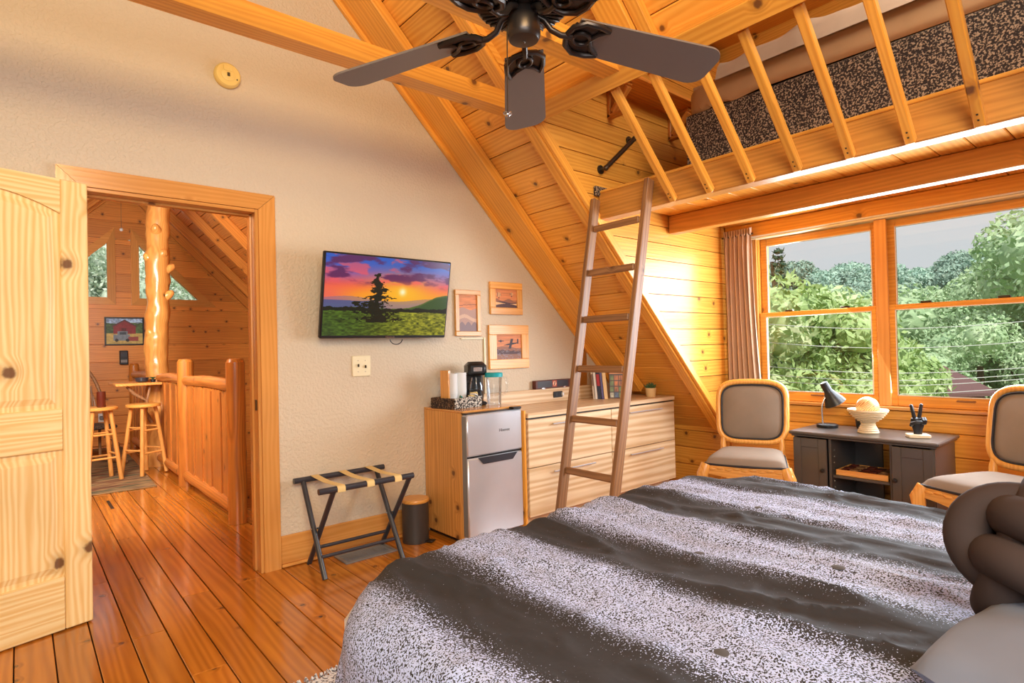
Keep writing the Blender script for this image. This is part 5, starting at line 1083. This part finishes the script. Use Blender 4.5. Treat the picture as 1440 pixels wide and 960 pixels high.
# near evergreen outside the left panes
pb_ = at(1150, 500, 8.2); base = Vector((pb_.x, pb_.y, ground(pb_.x, pb_.y)+.0)); top = at(1150, 428, 8.2).z-base.z
bl = []
for i in range(46):
    px, py, dp = r.uniform(1075, 1222), r.uniform(440, 575), r.uniform(7.4, 9.2)
    if py < 455 and px > 1200: continue
    q = at(px, py, dp)-base; bl.append((q.x, q.y, q.z, r.uniform(.38, .62)))
for i in range(10): q = at(r.uniform(1225, 1300), r.uniform(505, 580), r.uniform(7.4, 8.8))-base; bl.append((q.x, q.y, q.z, r.uniform(.3, .5)))
tree('magnolia_tree', 'broad glossy leaved magnolia close outside the left window panes', base, leafcloud(bl, 26000, .062, 3, .40), trunk_mesh(top, .16), 'leaf_near')
# weeping conifer
sp = at(1097, 440, 24); bs = Vector((sp.x, sp.y, ground(sp.x, sp.y))); hs_ = at(1097, 352, 24).z-bs.z; bl = []
for i in range(30):
    z = hs_*(.30+.70*i/29); w_ = .10+.85*(1-i/29)**.9; 
    for k in range(3): a = r.random()*6.3; bl.append((w_*math.cos(a)*.7, w_*math.sin(a)*.7, z-.3*w_, .13+.30*(1-i/29)))
tree('weeping_spruce', 'thin weeping dark spruce rising at the far left of the window', bs, leafcloud(bl, 4200, .13, 5, .25), trunk_mesh(hs_*1.28, .2), 'leaf_dark')
# hill forest
variants = []
for k in range(5):
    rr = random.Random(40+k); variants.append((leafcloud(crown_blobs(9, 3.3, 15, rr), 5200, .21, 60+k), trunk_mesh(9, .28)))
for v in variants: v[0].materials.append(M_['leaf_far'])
cnt = 0; tries = 0
placed = []
while cnt < 120 and tries < 6000:
    tries += 1; px = r.uniform(1040, 1470); dp = r.choice((r.uniform(34, 60), r.uniform(60, 112), r.uniform(80, 112))); q = at(px, 480, dp); z = ground(q.x, q.y)
    if any((q.x-a_)**2+(q.y-c_)**2 < 16 for a_, c_ in placed): continue
    placed.append((q.x, q.y)); v = variants[cnt % 5]; s = r.uniform(.75, 1.15)*(.8 if dp < 60 else 1.0)
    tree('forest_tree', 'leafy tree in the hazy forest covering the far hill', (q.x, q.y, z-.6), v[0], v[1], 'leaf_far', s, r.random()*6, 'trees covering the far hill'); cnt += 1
midc = []
for k in range(3):
    rr = random.Random(80+k); c = leafcloud(crown_blobs(8, 2.7, 20, rr), 24000, .07, 90+k); c.materials.append(M_['leaf_mid']); midc.append((c, trunk_mesh(8, .22)))
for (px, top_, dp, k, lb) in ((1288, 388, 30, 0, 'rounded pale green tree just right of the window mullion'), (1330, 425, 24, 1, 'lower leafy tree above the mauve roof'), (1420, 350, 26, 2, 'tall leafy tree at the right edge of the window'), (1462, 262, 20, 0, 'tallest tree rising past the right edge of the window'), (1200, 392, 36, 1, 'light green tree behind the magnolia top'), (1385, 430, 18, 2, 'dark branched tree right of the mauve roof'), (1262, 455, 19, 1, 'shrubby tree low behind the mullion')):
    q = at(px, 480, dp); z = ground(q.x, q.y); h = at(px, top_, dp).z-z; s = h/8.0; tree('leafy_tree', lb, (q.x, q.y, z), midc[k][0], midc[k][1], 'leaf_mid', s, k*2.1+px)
# cabin roof
a, b_ = at(1262, 545, 14), at(1328, 545, 14); hx = (b_-a); cbn = thing('cabin', 'cabin with a mauve brown roof among the trees below', 'house', (a.x+hx.x/2, a.y+hx.y/2, ground(a.x, a.y)), math.atan2(hx.y, hx.x))
zt = at(1330, 514, 14).z-cbn.location.z; zb = at(1330, 549, 14).z-cbn.location.z; Lr = hx.length
m = MB(); m.prism([(-1.6, zb), (-1.6, zb+.07), (0, zt), (1.6, zb+.07), (1.6, zb), (0, zt-.1)], lambda u, v, q: Vector((q-Lr/2, u, v)), Lr); m.obj('roof', 'roof', cbn, smooth=False, fix=True); MB().box((0, 0, zb/2), (Lr*.86, 2.6, zb)).obj('wall', 'redbrown', cbn, smooth=False)
m = MB(); m.box((-Lr*.2, -1.31, zb*.62), (.5, .03, .5)); m.obj('window', 'navy', cbn)
# utility lines
for i, (yl, yr) in enumerate(((449, 446), (474, 475), (507, 512), (519, 521), (528, 527), (541, 538))):
    a, b_ = at(990, yl-1, 6.4), at(1500, yr, 6.4); m = MB(); m.tube([a.lerp(b_, t)+Vector((0, 0, -.12*math.sin(PI*t))) for t in np.linspace(0, 1, 14)], .0042, 6)
    nm = ('topmost', 'second', 'third', 'fourth', 'fifth', 'lowest')[i]; tag(m.obj('utility_cable', 'wire', None), 'white utility cable crossing outside the lower panes, '+nm+' of the six', 'cable', 'utility cables outside the window')
# trees behind the hall gable
garc = []
for k in range(2):
    rr = random.Random(180+k); c = leafcloud(crown_blobs(8, 2.7, 20, rr), 30000, .055, 190+k); c.materials.append(M_['leaf_garden']); garc.append((c, trunk_mesh(8, .22)))
for (x, y, s, k) in ((-1.6, 17, 1.0, 0), (.9, 18.5, 1.05, 1), (3.2, 17, .95, 2), (2.0, 22, 1.2, 0), (-.2, 23, 1.2, 2)):
    tree('garden_tree', 'bright leafy tree filling the gable windows of the hall', (x, y, -3.6), garc[k % 2][0], garc[k % 2][1], 'leaf_garden', s, k+x, 'trees outside the gable windows')
